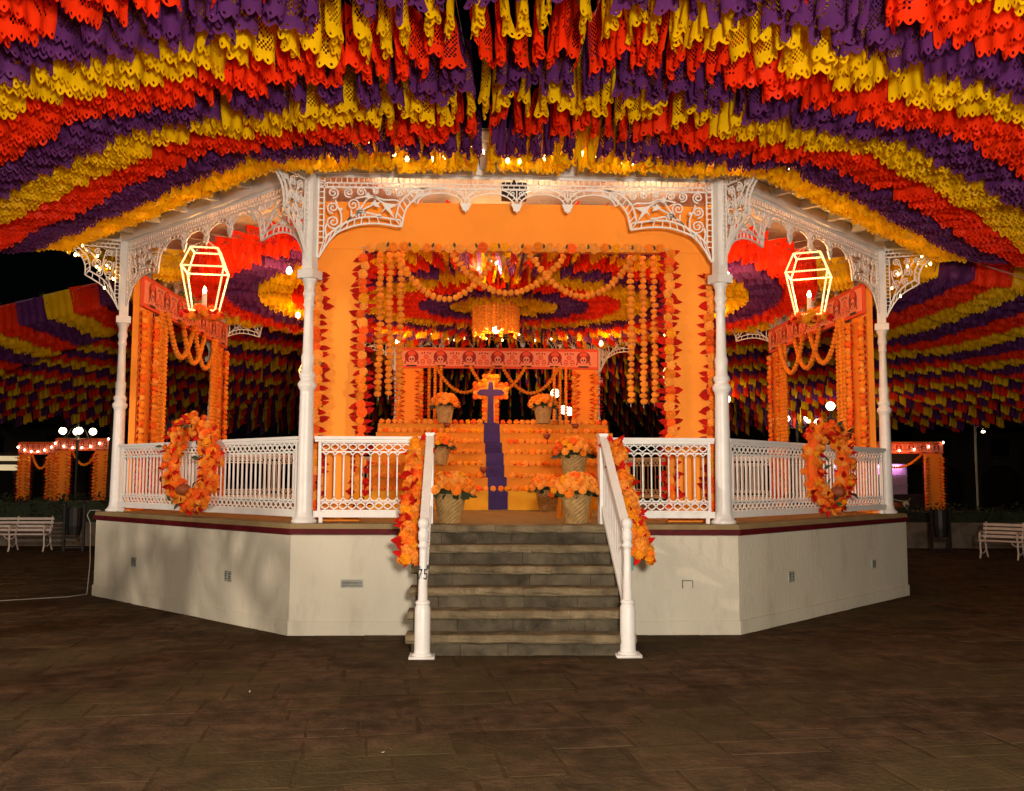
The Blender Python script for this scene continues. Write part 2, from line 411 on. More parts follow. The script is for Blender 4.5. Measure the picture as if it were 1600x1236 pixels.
# --- lace panel of one side (front side, local u from -FW/2)
def lace_corner(m, f):
    Z = lambda v: ZT - v
    F = lambda pts: [f(u, Z(v)) for u, v in pts]
    m.strip(F([(.070,0),(.070,.85)]), .018, .018); m.strip(F([(.127,0.0),(.127,.66)]), .014, .016)
    for i in range(12): m.strip(F([(.070,.06+.058*i),(.127,.06+.058*i)]), .010, .012)
    ladder(m, F([(.133,.66),(.22,.575),(.336,.495),(.48,.44),(.641,.425),(.895,.457)]), F([(.082,.85),(.16,.715),(.260,.596),(.39,.535),(.527,.501),(.70,.497),(.905,.527)]), 23)
    ladder(m, F([(.844,.45),(.882,.292),(.95,.21),(1.034,.152),(1.174,.114)]), F([(.908,.527),(.93,.40),(.965,.317),(1.03,.245),(1.09,.203),(1.187,.171)]), 17)
    for (u, v, r, a, d) in ((.216,.184,.058,-1.6,1),(.374,.178,.052,-1.2,-1),(.495,.172,.05,-.4,1),(.768,.17,.042,2.8,-1),(.885,.178,.048,.2,1),
                            (.216,.336,.062,-1.5,-1),(.419,.304,.066,-1.0,1),(.222,.482,.070,-1.2,-1),(.501,.406,.056,3.6,-1),(.985,.15,.03,.2,1),(.64,.165,.035,2.6,-1)):
        m.strip([f(*p) for p in spiral(u, Z(v), r, 1.7, a, d)], .013, .014)
    for P in ([(.16,.64),(.145,.56),(.16,.49)],[(.26,.585),(.30,.50),(.30,.40),(.27,.34),(.24,.26)],[(.27,.57),(.36,.47),(.46,.39),(.56,.33),(.62,.30)],
              [(.46,.39),(.55,.385),(.63,.40),(.68,.42)],[(.46,.39),(.50,.33),(.55,.25),(.57,.20)],[(.36,.47),(.40,.43),(.40,.36)],
              [(.55,.25),(.62,.22),(.70,.27),(.76,.30)],[(.44,.24),(.60,.21),(.72,.25),(.84,.25),(.88,.27)]):
        m.strip(F(lerp_pts(P, 9)), .015, .014)
    # lily flower and buds
    for poly in ([(.70,.27),(.755,.285),(.80,.29),(.875,.295),(.835,.315),(.79,.34),(.80,.36),(.84,.44),(.775,.375),(.745,.345),(.70,.39),(.735,.33)],
                 [(.60,.29),(.64,.25),(.65,.28),(.69,.27),(.67,.30),(.69,.33),(.64,.32)], [(.535,.22),(.565,.17),(.585,.20),(.57,.23)], [(.645,.395),(.70,.40),(.70,.43),(.66,.425)], [(.27,.345),(.31,.335),(.315,.36),(.28,.37)]):
        pp = F(poly)
        area = sum(pp[i-1][0]*pp[i][1]-pp[i][0]*pp[i-1][1] for i in range(len(pp)))
        if area < 0: pp = pp[::-1]
        m.prism(pp, -.008, .008)
lm = MB()
h = FW/2
lace_corner(lm, lambda u, z: (u-h, z)); lace_corner(lm, lambda u, z: (h-u, z))
for v, w in ((0,.024),(.070,.013),(.114,.016)): lm.strip([(-h+.06, ZT-v-.012), (h-.06, ZT-v-.012)], w, .016)
n = 70
for i in range(n+1):
    u = -h+.07+(FW-.14)*i/n
    lm.strip([(u, ZT-.01), (u, ZT-.08)], .009, .012)
for i in range(n):
    u = -h+.07+(FW-.14)*(i+.5)/n
    lm.strip([(u, ZT-.08), (u, ZT-.124)], .008, .012)
for c in (-.517, 0, .517):
    pp = [(c-.06, ZT-.275),(c-.03, ZT-.335),(c-.035, ZT-.345),(c-.012, ZT-.35),(c, ZT-.375),(c+.012, ZT-.35),(c+.035, ZT-.345),(c+.03, ZT-.335),(c+.06, ZT-.275)]
    lm.prism(pp, -.010, .010)
    lm.strip([(c, ZT-.28), (c, ZT-.12)], .012, .012)
for c in (-.517*1.5, -.2585, .2585, .517*1.5):
    o_, i_ = [], []
    for q in range(17):
        a = pi*q/16
        o_.append((c-.2585*cos(a), ZT-.27+.156*sin(a))); i_.append((c-.225*cos(a), ZT-.285+.115*sin(a)))
    ladder(lm, o_, i_, 17, .013, .014, .008)
    for s_ in (-1, 1):
        lm.strip(spiral(c+s_*.215, ZT-.165, .036, 1.4, 1.57-s_*.6, s_), .009, .012)
lace_mesh = lm.mesh('lace_panel', 'iron_paint')
for k in range(8):
    link('lace_panel', lace_mesh, BS, (AP*sin(R_(45*k)), -AP*cos(R_(45*k)), 0), (0, 0, R_(45*k)))
# --- outward bracket, built in XZ then turned so +u points outward
bm_ = MB()
Zb = ZT+.03
L_ = .70
bm_.strip([(.055, Zb-.012), (L_, Zb-.012)], .024, .018); bm_.strip([(.06, Zb-.065), (L_, Zb-.065)], .012, .016); bm_.strip([(.06, Zb-.115), (L_-.02, Zb-.115)], .014, .016)
for i in range(13):
    u = .06+(L_-.06)*i/12; bm_.strip([(u, Zb), (u, Zb-.07)], .009, .012)
    if i < 12: bm_.strip([(u+.026, Zb-.065), (u+.026, Zb-.115)], .009, .012)
bm_.strip([(L_, Zb), (L_, Zb-.11)], .016, .016)
bm_.strip([(.062, Zb), (.062, Zb-.92)], .018, .018); bm_.strip([(.115, Zb-.11), (.115, Zb-.74)], .013, .014)
for i in range(13): bm_.strip([(.062, Zb-.16-.05*i), (.115, Zb-.16-.05*i)], .009, .012)
ladder(bm_, [(.115,Zb-.74),(.19,Zb-.62),(.29,Zb-.52),(.44,Zb-.435)], [(.065,Zb-.92),(.15,Zb-.76),(.27,Zb-.62),(.47,Zb-.50)], 15)
ladder(bm_, [(.42,Zb-.43),(.43,Zb-.33),(.48,Zb-.23),(.62,Zb-.115)], [(.475,Zb-.50),(.48,Zb-.37),(.54,Zb-.25),(L_,Zb-.11)], 13)
for (u, v, r, a, d) in ((.20,.19,.05,-1,1),(.33,.19,.05,2,-1),(.45,.18,.04,0,1),(.20,.33,.06,1,-1),(.34,.33,.06,-1,1),(.20,.48,.06,-1,-1),(.31,.46,.05,1,1)):
    bm_.strip(spiral(u, Zb-v, r, 1.7, a, d), .012, .014)
for P in ([(.13,.72),(.2,.55),(.27,.40),(.26,.26),(.24,.2)], [(.27,.40),(.36,.27),(.42,.2),(.5,.15)], [(.2,.55),(.15,.4),(.14,.3)]):
    bm_.strip([(u, Zb-v) for u, v in lerp_pts(P, 9)], .013, .014)
br_mesh = bm_.mesh('bracket', 'iron_paint')
for k in range(8):
    deg = 22.5+45*k
    c = link('column', col_mesh, BS, (*polar(R, deg), 0), (0, 0, R_(deg)))
    link('upper_post', post_mesh, c)
    link('bracket', br_mesh, c, rot=(0, 0, -pi/2))

# --- beams, joists, ceiling, roof
for k in range(8):
    rz = (0, 0, R_(45*k))
    m = MB(); m.box(-h-.05, h+.05, -AP-.07, -AP+.07, ZT, ZT+.15)
    m.build('ring_beam', 'white_paint', BS, rot=rz)
    for q in range(6):
        u = -h+.35 + (FW-.7)*q/5
        m = MB(); m.box(u-.03, u+.03, -APE+.05, -AP-.071, ZT+.055, ZT+.145)
        m.build('joist', 'white_paint', BS, rot=rz)
    m = MB(); he = RE*sin(R_(22.5))
    m.box(-he, he, -APE-.02, -APE+.02, ZT+.14, ZT+.235)
    m.build('eave_board', 'white_paint', BS, rot=rz)
    # soffit boards
    nb = 6
    for q in range(nb):
        d0, d1 = AP+.072+(APE-AP-.095)*q/nb, AP+.072+(APE-AP-.095)*(q+1)/nb-.006
        t = math.tan(R_(22.5))
        m = MB(); zz = ZT+.151
        vs = [(-d0*t,-d0,zz),(d0*t,-d0,zz),(d1*t,-d1,zz),(-d1*t,-d1,zz)]
        m.add(vs + [(x, y, z+.02) for x, y, z in vs], [(0,1,2,3),(7,6,5,4),(0,4,5,1),(1,5,6,2),(2,6,7,3),(3,7,4,0)])
        m.build('soffit_board', 'soffit_board', BS, rot=rz)
    m = MB(); t = math.tan(R_(22.5)); d0 = AP+.06
    zz = ZT+.16
    m.add([(0,0,zz+.1),(-d0*t,-d0,zz),(d0*t,-d0,zz)], [(0,1,2)])
    m.build('ceiling_panel', 'soffit_board', BS, rot=rz)
    m = MB(); d1 = APE+.05; z0 = ZT+.24
    m.add([(0,0,6.0),(-d1*t,-d1,z0),(d1*t,-d1,z0)], [(0,2,1)])
    m.build('roof_panel', 'roof_sheet', BS, rot=rz)

# --- railings
PITCH = .0876
def bal_mesh(z0, z1, name):
    m = MB(); r = PITCH/2
    m.strip([(0, z0+r), (0, z1-r)], .0125, .016)
    for s_ in (-1, 1):
        m.strip([(s_*r*(1-cos(a)), z1-r+r*sin(a)) for a in [pi/2*i/5 for i in range(6)]], .0105, .013)
        m.strip([(s_*r*(1-cos(a)), z0+r-r*sin(a)) for a in [pi/2*i/5 for i in range(6)]], .0105, .013)
    return m.mesh(name, 'iron_paint')
BAL = bal_mesh(1.262, 1.737, 'baluster')
def lattice(m, u0, u1, z0, z1):
    n = max(1, round((u1-u0)/PITCH)); p = (u1-u0)/n; zc = (z0+z1)/2; hh = (z1-z0)*.34
    for ph in (0, 1):
        pts = []
        for i in range(n*4+1):
            a = pi*(i/4) + ph*pi
            pts.append((u0+p*i/4, zc+hh*sin(a)))
        m.strip(pts, .010, .012)
    m.strip([(u0, z0), (u1, z0)], .009, .012); m.strip([(u0, z1), (u1, z1)], .009, .012)
    m.strip([(u0, zc+hh*.95), (u1, zc+hh*.95)], .006, .010)
    for i in range(n):
        m.strip([(u0+p*(i+.5), z0), (u0+p*(i+.5), zc-hh)], .008, .010); m.strip([(u0+p*(i+.5), z1), (u0+p*(i+.5), zc+hh)], .008, .010)
def railing(u0, u1, deg, endpost=0):
    rl = bpy.data.objects.new('railing', None); C.objects.link(rl); rl.parent = BS
    rl.location = (AP*sin(R_(deg)), -AP*cos(R_(deg)), 0); rl.rotation_euler = (0, 0, R_(deg))
    m = MB(); m.box(u0, u1, -.045, .035, 1.862, 1.892); m.box(u0, u1, -.025, .02, 1.838, 1.861); m.build('top_rail', 'white_paint', rl)
    m = MB(); m.box(u0, u1, -.03, .03, 1.10, 1.162); m.build('bottom_rail', 'white_paint', rl)
    m = MB()
    a, b = u0+.05, u1-.05
    for u in (a, b): m.box(u-.014, u+.014, -.016, .016, 1.163, 1.838)
    for u in (a+.02, b-.02): m.box(u-.018, u+.018, -.02, .02, ZF, 1.10)
    m.build('end_bar', 'white_paint', rl)
    a += .015; b -= .015
    n = round((b-a)/PITCH); p = (b-a)/n
    for i in range(n): link('baluster', BAL, rl, (a+p*(i+.5), 0, 0), sc=(p/PITCH, 1, 1))
    m = MB(); lattice(m, a, b, 1.742, 1.832); lattice(m, a, b, 1.168, 1.258); m.build('lattice', 'iron_paint', rl)
for deg in (45, 90, 135, 180, 225, 270, 315): railing(-h+.09, h-.09, deg)
railing(-h+.09, -.885, 0); railing(.895, h-.09, 0)
for x in (-.84, .85):
    m = MB(); m.box(x-.036, x+.036, -5.16, -4.98, ZF, 1.905); m.box(x-.045, x+.045, -5.17, -4.97, 1.906, 1.925); m.build('stair_post', 'white_paint', BS)

# --- stone steps
XS0, XS1 = -.92, .93
RIS = ZF/6; TR = .19
rs = random.Random(5)
for k in range(6):
    zt = RIS*(k+1); y0 = -6.28 + TR*k
    if k == 5: y1 = -APP+.02
    else: y1 = y0+TR+.06
    if k < 5 or True:
        # tread with rounded nosing, made of two or three slabs
        cuts = sorted([XS0-.05] + ([rs.uniform(-.35, -.1), rs.uniform(.2, .5)] if k % 2 else [rs.uniform(-.2, .3)]) + [XS1+.05])
        for a, b in zip(cuts[:-1], cuts[1:]):
            m = MB(); T_ = .075; nn = 6; pr_ = [(y0+.02, zt-T_)]
            for q in range(nn+1):
                t = -pi/2 + pi*q/nn
                pr_.append((y0 - .028*cos(t) + .02, zt-T_/2+(T_/2)*sin(t)))
            pr_ += [(y1, zt), (y1, zt-T_)]
            xs = [a+.001] + [a+(b-a)*i/5 for i in range(1, 5)] + [b-.001]
            vs = []
            for x in xs:
                jz = rs.uniform(-.004, .004)
                for (yy, z) in pr_: vs.append((x, yy + (rs.uniform(-.006, .006) if yy < y0+.03 else 0), z+jz-.0015))
            P = len(pr_); fs = [tuple(reversed(range(P))), tuple(range(5*P, 6*P))]
            for i in range(5):
                for q in range(P): fs.append((i*P+q, i*P+(q+1) % P, (i+1)*P+(q+1) % P, (i+1)*P+q))
            fs = [tuple(reversed(f)) for f in fs]
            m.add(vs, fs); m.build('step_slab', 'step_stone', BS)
        nb = 3
        cuts = sorted([XS0] + [XS0+(XS1-XS0)*(i+rs.uniform(.3,.7))/nb for i in range(nb)] + [XS1])
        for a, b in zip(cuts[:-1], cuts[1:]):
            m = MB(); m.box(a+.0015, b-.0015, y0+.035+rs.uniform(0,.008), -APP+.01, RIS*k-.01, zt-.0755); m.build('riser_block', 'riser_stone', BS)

# --- stair railing: newel, sloping handrail, balusters, lattice
nprof = [(.105,.0),(.105,.03),(.085,.035),(.083,.06),(.082,.40),(.074,.42),(.066,.43),(.076,.44),(.078,.455),(.062,.465),(.050,.47),(.040,.80),(.042,.88),(.040,.90),(.060,.915),(.062,.925),(.046,.935),(.044,.96),
         (.055,.97),(.055,1.04),(.042,1.05),(.038,1.06),(.055,1.08),(.060,1.105),(.055,1.13),(.038,1.15),(.0,1.158)]
for sx, x0, y0 in ((-1, -.825, -6.31), (1, .905, -6.26)):
    xt = -.84 if sx < 0 else .85
    sr = bpy.data.objects.new('stair_railing', None); C.objects.link(sr); sr.parent = BS
    m = MB(); m.lathe([(r_*.80, z_) for r_, z_ in nprof], 18, Matrix.Translation((x0, y0, 0))); m.box(x0-.105, x0+.105, y0-.105, y0+.105, -.005, .020)
    nw = m.build('newel_post', 'white_paint', sr, smooth=False)
    for p in nw.data.polygons: p.use_smooth = len(p.vertices) == 4 and p.area < .02
    ya, yb, za, zb = y0, -5.16, 1.02, 1.865
    def P(t, dz=0): return Vector((x0+(xt-x0)*t, ya+(yb-ya)*t, za+(zb-za)*t+dz))
    def bar(m, t0, t1, d0, d1, w):
        vs = []
        for t in (t0, t1):
            p, q = P(t, d0), P(t, d1)
            vs += [p-Vector((w/2,0,0)), p+Vector((w/2,0,0)), q+Vector((w/2,0,0)), q-Vector((w/2,0,0))]
        m.add(vs, [(0,1,2,3),(7,6,5,4),(0,4,5,1),(1,5,6,2),(2,6,7,3),(3,7,4,0)])
    m = MB(); bar(m, .03, 1, 0, .032, .075); bar(m, .03, 1, -.022, -.001, .04); m.build('handrail', 'white_paint', sr)
    m = MB(); bar(m, .04, 1, -.70, -.645, .05); m.build('bottom_rail', 'white_paint', sr)
    nb = 13
    for i in range(nb):
        t = .07+.9*(i+.5)/nb
        m = MB(); bar(m, t-.006, t+.006, -.56, -.12, .016); 
        for s_ in (-1, 1):
            pts = [P(t+s_*.035*(1-cos(a)), -.12-.035+.035*sin(a)) for a in (0, .8, 1.57)]
            m.tube(pts, .007, 4)
            pts = [P(t+s_*.035*(1-cos(a)), -.56+.035-.035*sin(a)) for a in (0, .8, 1.57)]
            m.tube(pts, .007, 4)
        m.build('baluster', 'iron_paint', sr)
    m = MB()
    for d0 in (-.075, -.605):
        for ph in (0, pi):
            m.tube([P(.05+.93*i/52, d0+.03*sin(pi*i/2+ph)) for i in range(53)], .006, 4)
    m.build('lattice', 'iron_paint', sr)
    if sx < 0:
        cu = bpy.data.curves.new('number_text', 'FONT'); cu.body = "75"; cu.size = .125; cu.extrude = .0015; cu.align_x = 'CENTER'
        cu.materials.append(MATS['number_black'])
        tmp = bpy.data.objects.new('number_text', cu); C.objects.link(tmp)
        bpy.context.view_layer.update()
        me = bpy.data.meshes.new_from_object(tmp.evaluated_get(bpy.context.evaluated_depsgraph_get()))
        bpy.data.objects.remove(tmp)
        if not me.materials: me.materials.append(MATS['number_black'])
        o = link('number_text', me, sr)
        o.location = (x0, y0-.0375, .645); o.rotation_euler = (pi/2, 0, 0); o.scale = (.72, 1, 1)
        m = MB(); m.box(x0-.055, x0-.028, y0-.036, y0-.015, .735, .755); m.box(x0+.032, x0+.056, y0-.036, y0-.015, .73, .76); m.build('tape_mark', 'number_black', sr)

# ------------------------------------------------------------------ flowers and leaves
def marigold_mesh(seed, r, m_):
    rr = random.Random(seed); m = MB()
    vs = [v*r*.72 for v in ICO1[0]]; m.add(vs, ICO1[1])
    n = 92; ga = pi*(3-5**.5)
    for i in range(n):
        z = 1-1.5*(i+.5)/n; a = ga*i + rr.uniform(-.2, .2); q = math.sqrt(max(0, 1-z*z))
        d = Vector((q*cos(a), q*sin(a), z)); t = Vector((-sin(a), cos(a), 0)); up_ = d.cross(t)
        k = rr.uniform(.90, 1.03); w = r*rr.uniform(.13, .19)
        base = d*r*.52; mid = d*r*.82*k - up_*r*.05; tip = d*r*k + up_*r*rr.uniform(-.14, .08)
        m.add([base-t*w*.4, base+t*w*.4, mid+t*w, tip+t*w*.5+d*r*.05, tip-t*w*.55, mid-t*w], [(0,1,2,5),(5,2,3,4)])
    for i, v in enumerate(m.v): m.v[i] = (v[0], v[1], v[2]*.86)
    return m.mesh('marigold', m_)
MG = {}
for j, mm in enumerate(('marigold_orange', 'marigold_light', 'marigold_deep', 'marigold_gold')):
    MG[mm] = [marigold_mesh(j*10+q, 1.0, mm) for q in range(2)]
def rand_marigold(rg, wts=(5, 3, 2, 4)):
    k = rg.choices(list(MG), wts)[0]; return rg.choice(MG[k])
def leaf_mesh(m_, seed):
    rr = random.Random(seed); m = MB(); c = rr.uniform(.05, .2)
    # pointed leaf along +x, length 1, folded along the midrib
    vs = [(0,0,0),(.3,.2,.07),(.3,0,0),(.3,-.2,.07),(.62,.17,.05-c*.4),(.62,0,-c*.4),(.62,-.17,.05-c*.4),(1,0,-c)]
    m.add(vs, [(0,2,1),(0,3,2),(1,2,5,4),(2,3,6,5),(4,5,7),(5,6,7)])
    return m.mesh('leaf', m_)
LR = [leaf_mesh('leaf_red', i) for i in range(3)]; LG = [leaf_mesh('leaf_green', i) for i in range(2)]
def pompom_mesh(seed, sub, m_='pompom_orange', flat=.8):
    rr = random.Random(seed); V, F = (ICO1, ICO2)[sub-1]
    m = MB(); m.add([v*(1+rr.uniform(-.13, .13)) for v in V], F)
    m.v = [(x, y, z*flat) for x, y, z in m.v]
    return m.mesh('marigold_head', m_)
PP = [pompom_mesh(i, 2) for i in range(3)]
def flower(parent, p, r, nrm, rg, wts=(5,3,2,4)):
    q = Vector(nrm).to_track_quat('Z', 'Y')
    o = link('marigold', rand_marigold(rg, wts), parent, p, sc=(r,)*3)
    o.rotation_euler = (q.to_matrix() @ Matrix.Rotation(rg.uniform(0, 6.28), 3, 'Z')).to_euler()
def leaf(parent, p, l, d, rg, green=False, nrm=(0, -1, 0)):
    d = Vector(d).normalized(); nv_ = Vector(nrm) + Vector((rg.uniform(-.5,.5), rg.uniform(-.5,.5), rg.uniform(-.5,.5)))
    y_ = nv_.cross(d).normalized(); z_ = d.cross(y_)
    o = link('leaf', rg.choice(LG if green else LR), parent, p, sc=(l, l*rg.uniform(1.0, 1.5), l))
    o.rotation_euler = Matrix((d, y_, z_)).transposed().to_euler()

# ------------------------------------------------------------------ portals (orange boards) on the four axial sides
def add_ico(m, p, r, rg, V=ICO1, flat=1.0):
    vs = [Vector(v)*r*rg.uniform(.88, 1.1) + Vector(p) for v in V[0]]; m.add(vs, V[1])
SK = None
def skull_print():
    m = MB()
    def disc(c, rx, rz, mi, y, n=14, a0=0, a1=2*pi):
        m.cur = mi
        full = abs(a1-a0-2*pi) < 1e-6
        pts = [(c[0]+rx*cos(a0+(a1-a0)*i/n), c[1]+rz*sin(a0+(a1-a0)*i/n)) for i in range(n if full else n+1)]
        k = len(pts)
        m.add([(x, y, z) for x, z in pts], [tuple(range(k))])
    disc((0,.03), .15, .125, 0, -.003, 18); disc((0,.085), .085, .06, 1, -.004); disc((0,.04), .135, .022, 0, -.005, 12)
    disc((0,-.02), .070, .075, 2, -.006); disc((0,-.08), .045, .04, 2, -.007)
    for s_ in (-1, 1): disc((s_*.028,-.02), .019, .024, 3, -.009, 8)
    disc((0,-.055), .009, .014, 3, -.009, 6)
    m.cur = 3
    for i in range(5): m.add([(-.03+.0135*i,-.009,-.10),(-.026+.0135*i,-.009,-.10),(-.026+.0135*i,-.009,-.078),(-.03+.0135*i,-.009,-.078)], [(0,1,2,3)])
    m.add([(-.11,-.008,-.165),(.11,-.008,-.165),(.11,-.008,-.135),(-.11,-.008,-.135)], [(0,1,2,3)])
    m.cur = 0
    for s_ in (-1, 1):
        for q in range(3): disc((s_*(.12+.012*q), -.03-.035*q), .022, .016, 0, -.005, 7)
    return m.mesh('skull_print', ['frieze_dark', 'frieze_red', 'frieze_pink', 'frieze_black'])
def motif_print():
    m = MB()
    def disc(c, rx, rz, mi, y, n=10):
        m.cur = mi; m.add([(c[0]+rx*cos(2*pi*i/n), y, c[1]+rz*sin(2*pi*i/n)) for i in range(n)], [tuple(range(n))])
    for s_ in (-1, 1):
        disc((s_*.07,-.07), .05, .06, 1, -.003); disc((s_*.07,-.08), .03, .035, 2, -.005); disc((s_*.085,.10), .022, .016, 0, -.004, 6); disc((s_*.035,.11), .016, .022, 0, -.004, 6)
        disc((s_*.055,-.085), .011, .014, 0, -.007, 6); disc((s_*.085,-.085), .011, .014, 0, -.007, 6)
    disc((0,.03), .055, .05, 1, -.003); disc((0,.03), .03, .026, 2, -.005, 6); disc((0,.03), .012, .012, 0, -.007, 6)
    return m.mesh('motif_print', ['frieze_dark', 'frieze_red', 'frieze_pink'])
SK, MOT = skull_print(), motif_print()

def pompom_chain(name, label, cat, pts, r, group=None, detailed=True, seed=0, deco=None):
    """a string of orange heads through world points"""
    rg = random.Random(seed)
    base = Vector(pts[0])
    t = thing(name, label, cat, base, 0, group)
    P = [Vector(p)-base for p in pts]
    seg = []; 
    tot = sum((P[i+1]-P[i]).length for i in range(len(P)-1)); n = max(2, int(tot/(r*1.62)))
    res = []; acc = 0; i = 0; d = 0
    for q in range(n+1):
        s_ = tot*q/n; 
        while i < len(P)-2 and acc+(P[i+1]-P[i]).length < s_: acc += (P[i+1]-P[i]).length; i += 1
        L = (P[i+1]-P[i]).length; f = (s_-acc)/L if L else 0
        res.append((P[i].lerp(P[i+1], f), (P[i+1]-P[i]).normalized()))
    cm_ = MB(); cm_.tube([p for p, _ in res] + ([res[-1][0]+Vector((0,0,-.07))] if detailed and abs(res[-1][1].z) > .9 else []), .004, 4); cm_.build('cord', 'cord_pale', t)
    if detailed:
        for p, d in res:
            o = link('marigold_head', rg.choice(PP), t, p + Vector((rg.uniform(-.009,.009), rg.uniform(-.009,.009), 0)), sc=tuple(r*rg.uniform(.84,1.14) for _ in range(3)))
            o.rotation_euler = (d.to_track_quat('Z', 'Y').to_matrix() @ Matrix.Rotation(rg.uniform(0, 6), 3, 'Z')).to_euler()
    else:
        m = MB()
        for p, d in res: add_ico(m, p, r, rg)
        tag(m.build('marigold_heads', 'pompom_orange', t), kind='stuff')
    return t
def swag_pts(a, b, sag, n=16):
    a, b = Vector(a), Vector(b)
    return [a.lerp(b, i/n) - Vector((0, 0, sag*4*(i/n)*(1-i/n))) for i in range(n+1)]

def leaf_garland(name, label, cat, a, b, step, r, out, side, seed, detailed, group, leafy=1.0, wts=(5,3,2,4)):
    """marigolds and red leaves on a cord from a (bottom) to b (top); out = facing normal, side = unit vector across"""
    rg = random.Random(seed); a, b = Vector(a), Vector(b); out = Vector(out); side = Vector(side)
    t = thing(name, label, cat, a, 0, group); D = b-a; L = D.length; D.normalize(); n = int(L/step)
    m = MB(); m.tube([Vector((0,0,0)), D*L*.5, D*L], .005, 4); m.build('cord', 'cord_pale', t)
    if detailed:
        for i in range(n):
            p = D*(step*(i+.5)) + side*rg.uniform(-.022, .022) + out*.05
            flower(t, p, r*rg.uniform(.85, 1.15), out*1.0 + side*rg.uniform(-.6,.6) + D*rg.uniform(-.5,.5), rg, wts)
            for s_ in (-1, 1):
                if rg.random() < .95*leafy:
                    leaf(t, p - out*.04 + side*s_*r*.35, rg.uniform(.09, .135), side*s_ + D*rg.uniform(-.45, .5) + out*rg.uniform(-.1,.35), rg)
                if rg.random() < .7*leafy:
                    leaf(t, p - out*.03, rg.uniform(.08, .11), side*s_ + D*rg.uniform(-1.4, 1.4) + out*.3, rg)
            if rg.random() < .16: leaf(t, p, .07, side*rg.choice((-1,1)) + D*rg.uniform(-1,1), rg, True)
    else:
        m = MB(); ml = MB()
        for i in range(n):
            p = D*(step*(i+.5)) + side*rg.uniform(-.015, .015) + out*.03
            m.cur = rg.choices((0,1,2), (5,2,2))[0]
            add_ico(m, p, r*rg.uniform(.8, 1.1), rg)
            for s_ in (-1, 1):
                q = p - out*.02 + side*s_*r*.5; e = side*s_*.12 + D*rg.uniform(-.05, .05) + out*.02
                ml.add([q - D*.034, q+e, q + D*.034, q+e*.5+out*.02], [(0,1,3),(3,1,2)])
        tag(m.build('marigolds', ['marigold_orange', 'marigold_light', 'marigold_deep'], t), kind='stuff')
        tag(ml.build('red_leaves', 'leaf_red', t), kind='stuff')
    return t

def portal(label, deg, dist, w, pw, hh, hd, side, frieze, z0=ZF, loc=None):
    """orange board doorway: local front -y (outward), decorated on side -1 (outward) or +1 (inward)"""
    pos = loc if loc else (dist*sin(R_(deg)), -dist*cos(R_(deg)), z0)
    t = thing('orange_portal', label, 'portal', pos, R_(deg))
    for s_ in (-1, 1):
        m = MB(); m.box(min(s_*w/2, s_*(w/2-pw)), max(s_*w/2, s_*(w/2-pw)), -.04, .04, 0, hh-hd-.002); m.build('pillar', 'orange_board', t)
    m = MB(); m.box(-w/2, w/2, -.042, .042, hh-hd, hh); m.build('lintel', 'orange_board', t)
    if frieze:
        fz0, fz1 = frieze
        fr = bpy.data.objects.new('frieze', None)
        m = MB(); m.box(-w/2-.02, w/2+.02, -.02, .02, fz0, fz1)
        fr = m.build('frieze', 'frieze_red', t, loc=(0, side*.075, 0))
        m = MB(); m.box(-w/2+.01, w/2-.01, -.003, .003, fz0+.045, fz1-.055); m.build('pink_band', 'frieze_pink', fr, loc=(0, side*.024, 0))
        n = 7; p = w/n; zc = (fz0+fz1)/2-.005
        rz = pi if side > 0 else 0
        for i in range(n): link('skull_print', SK, fr, (-w/2+p*(i+.5), side*.028, zc), (0,0,rz), sc=(p/.62, 1, (fz1-fz0)/.40))
        for i in range(n-1): link('motif_print', MOT, fr, (-w/2+p*(i+1), side*.028, zc), (0,0,rz), sc=(p/.62, 1, (fz1-fz0)/.40))
    return t
FD = 4.62
portal('tall plain orange board doorway just inside the front columns, under the white lace', 0, FD, 4.16, .50, 4.352-ZF, .50, -1, None)
SIDES = {180: ('rear', 'back'), -90: ('left', 'left'), 90: ('right', 'right')}
LBL = {180: 'orange doorway with skull frieze at the back of the bandstand, behind the cross',
       -90: 'orange doorway on the left side of the bandstand seen at a slant with skull frieze',
       90: 'orange doorway on the right side of the bandstand seen at a slant with skull frieze'}
def loc2w(deg, x, y, z): c, s_ = cos(R_(deg)), sin(R_(deg)); return Vector((x*c - y*s_, x*s_ + y*c, z))
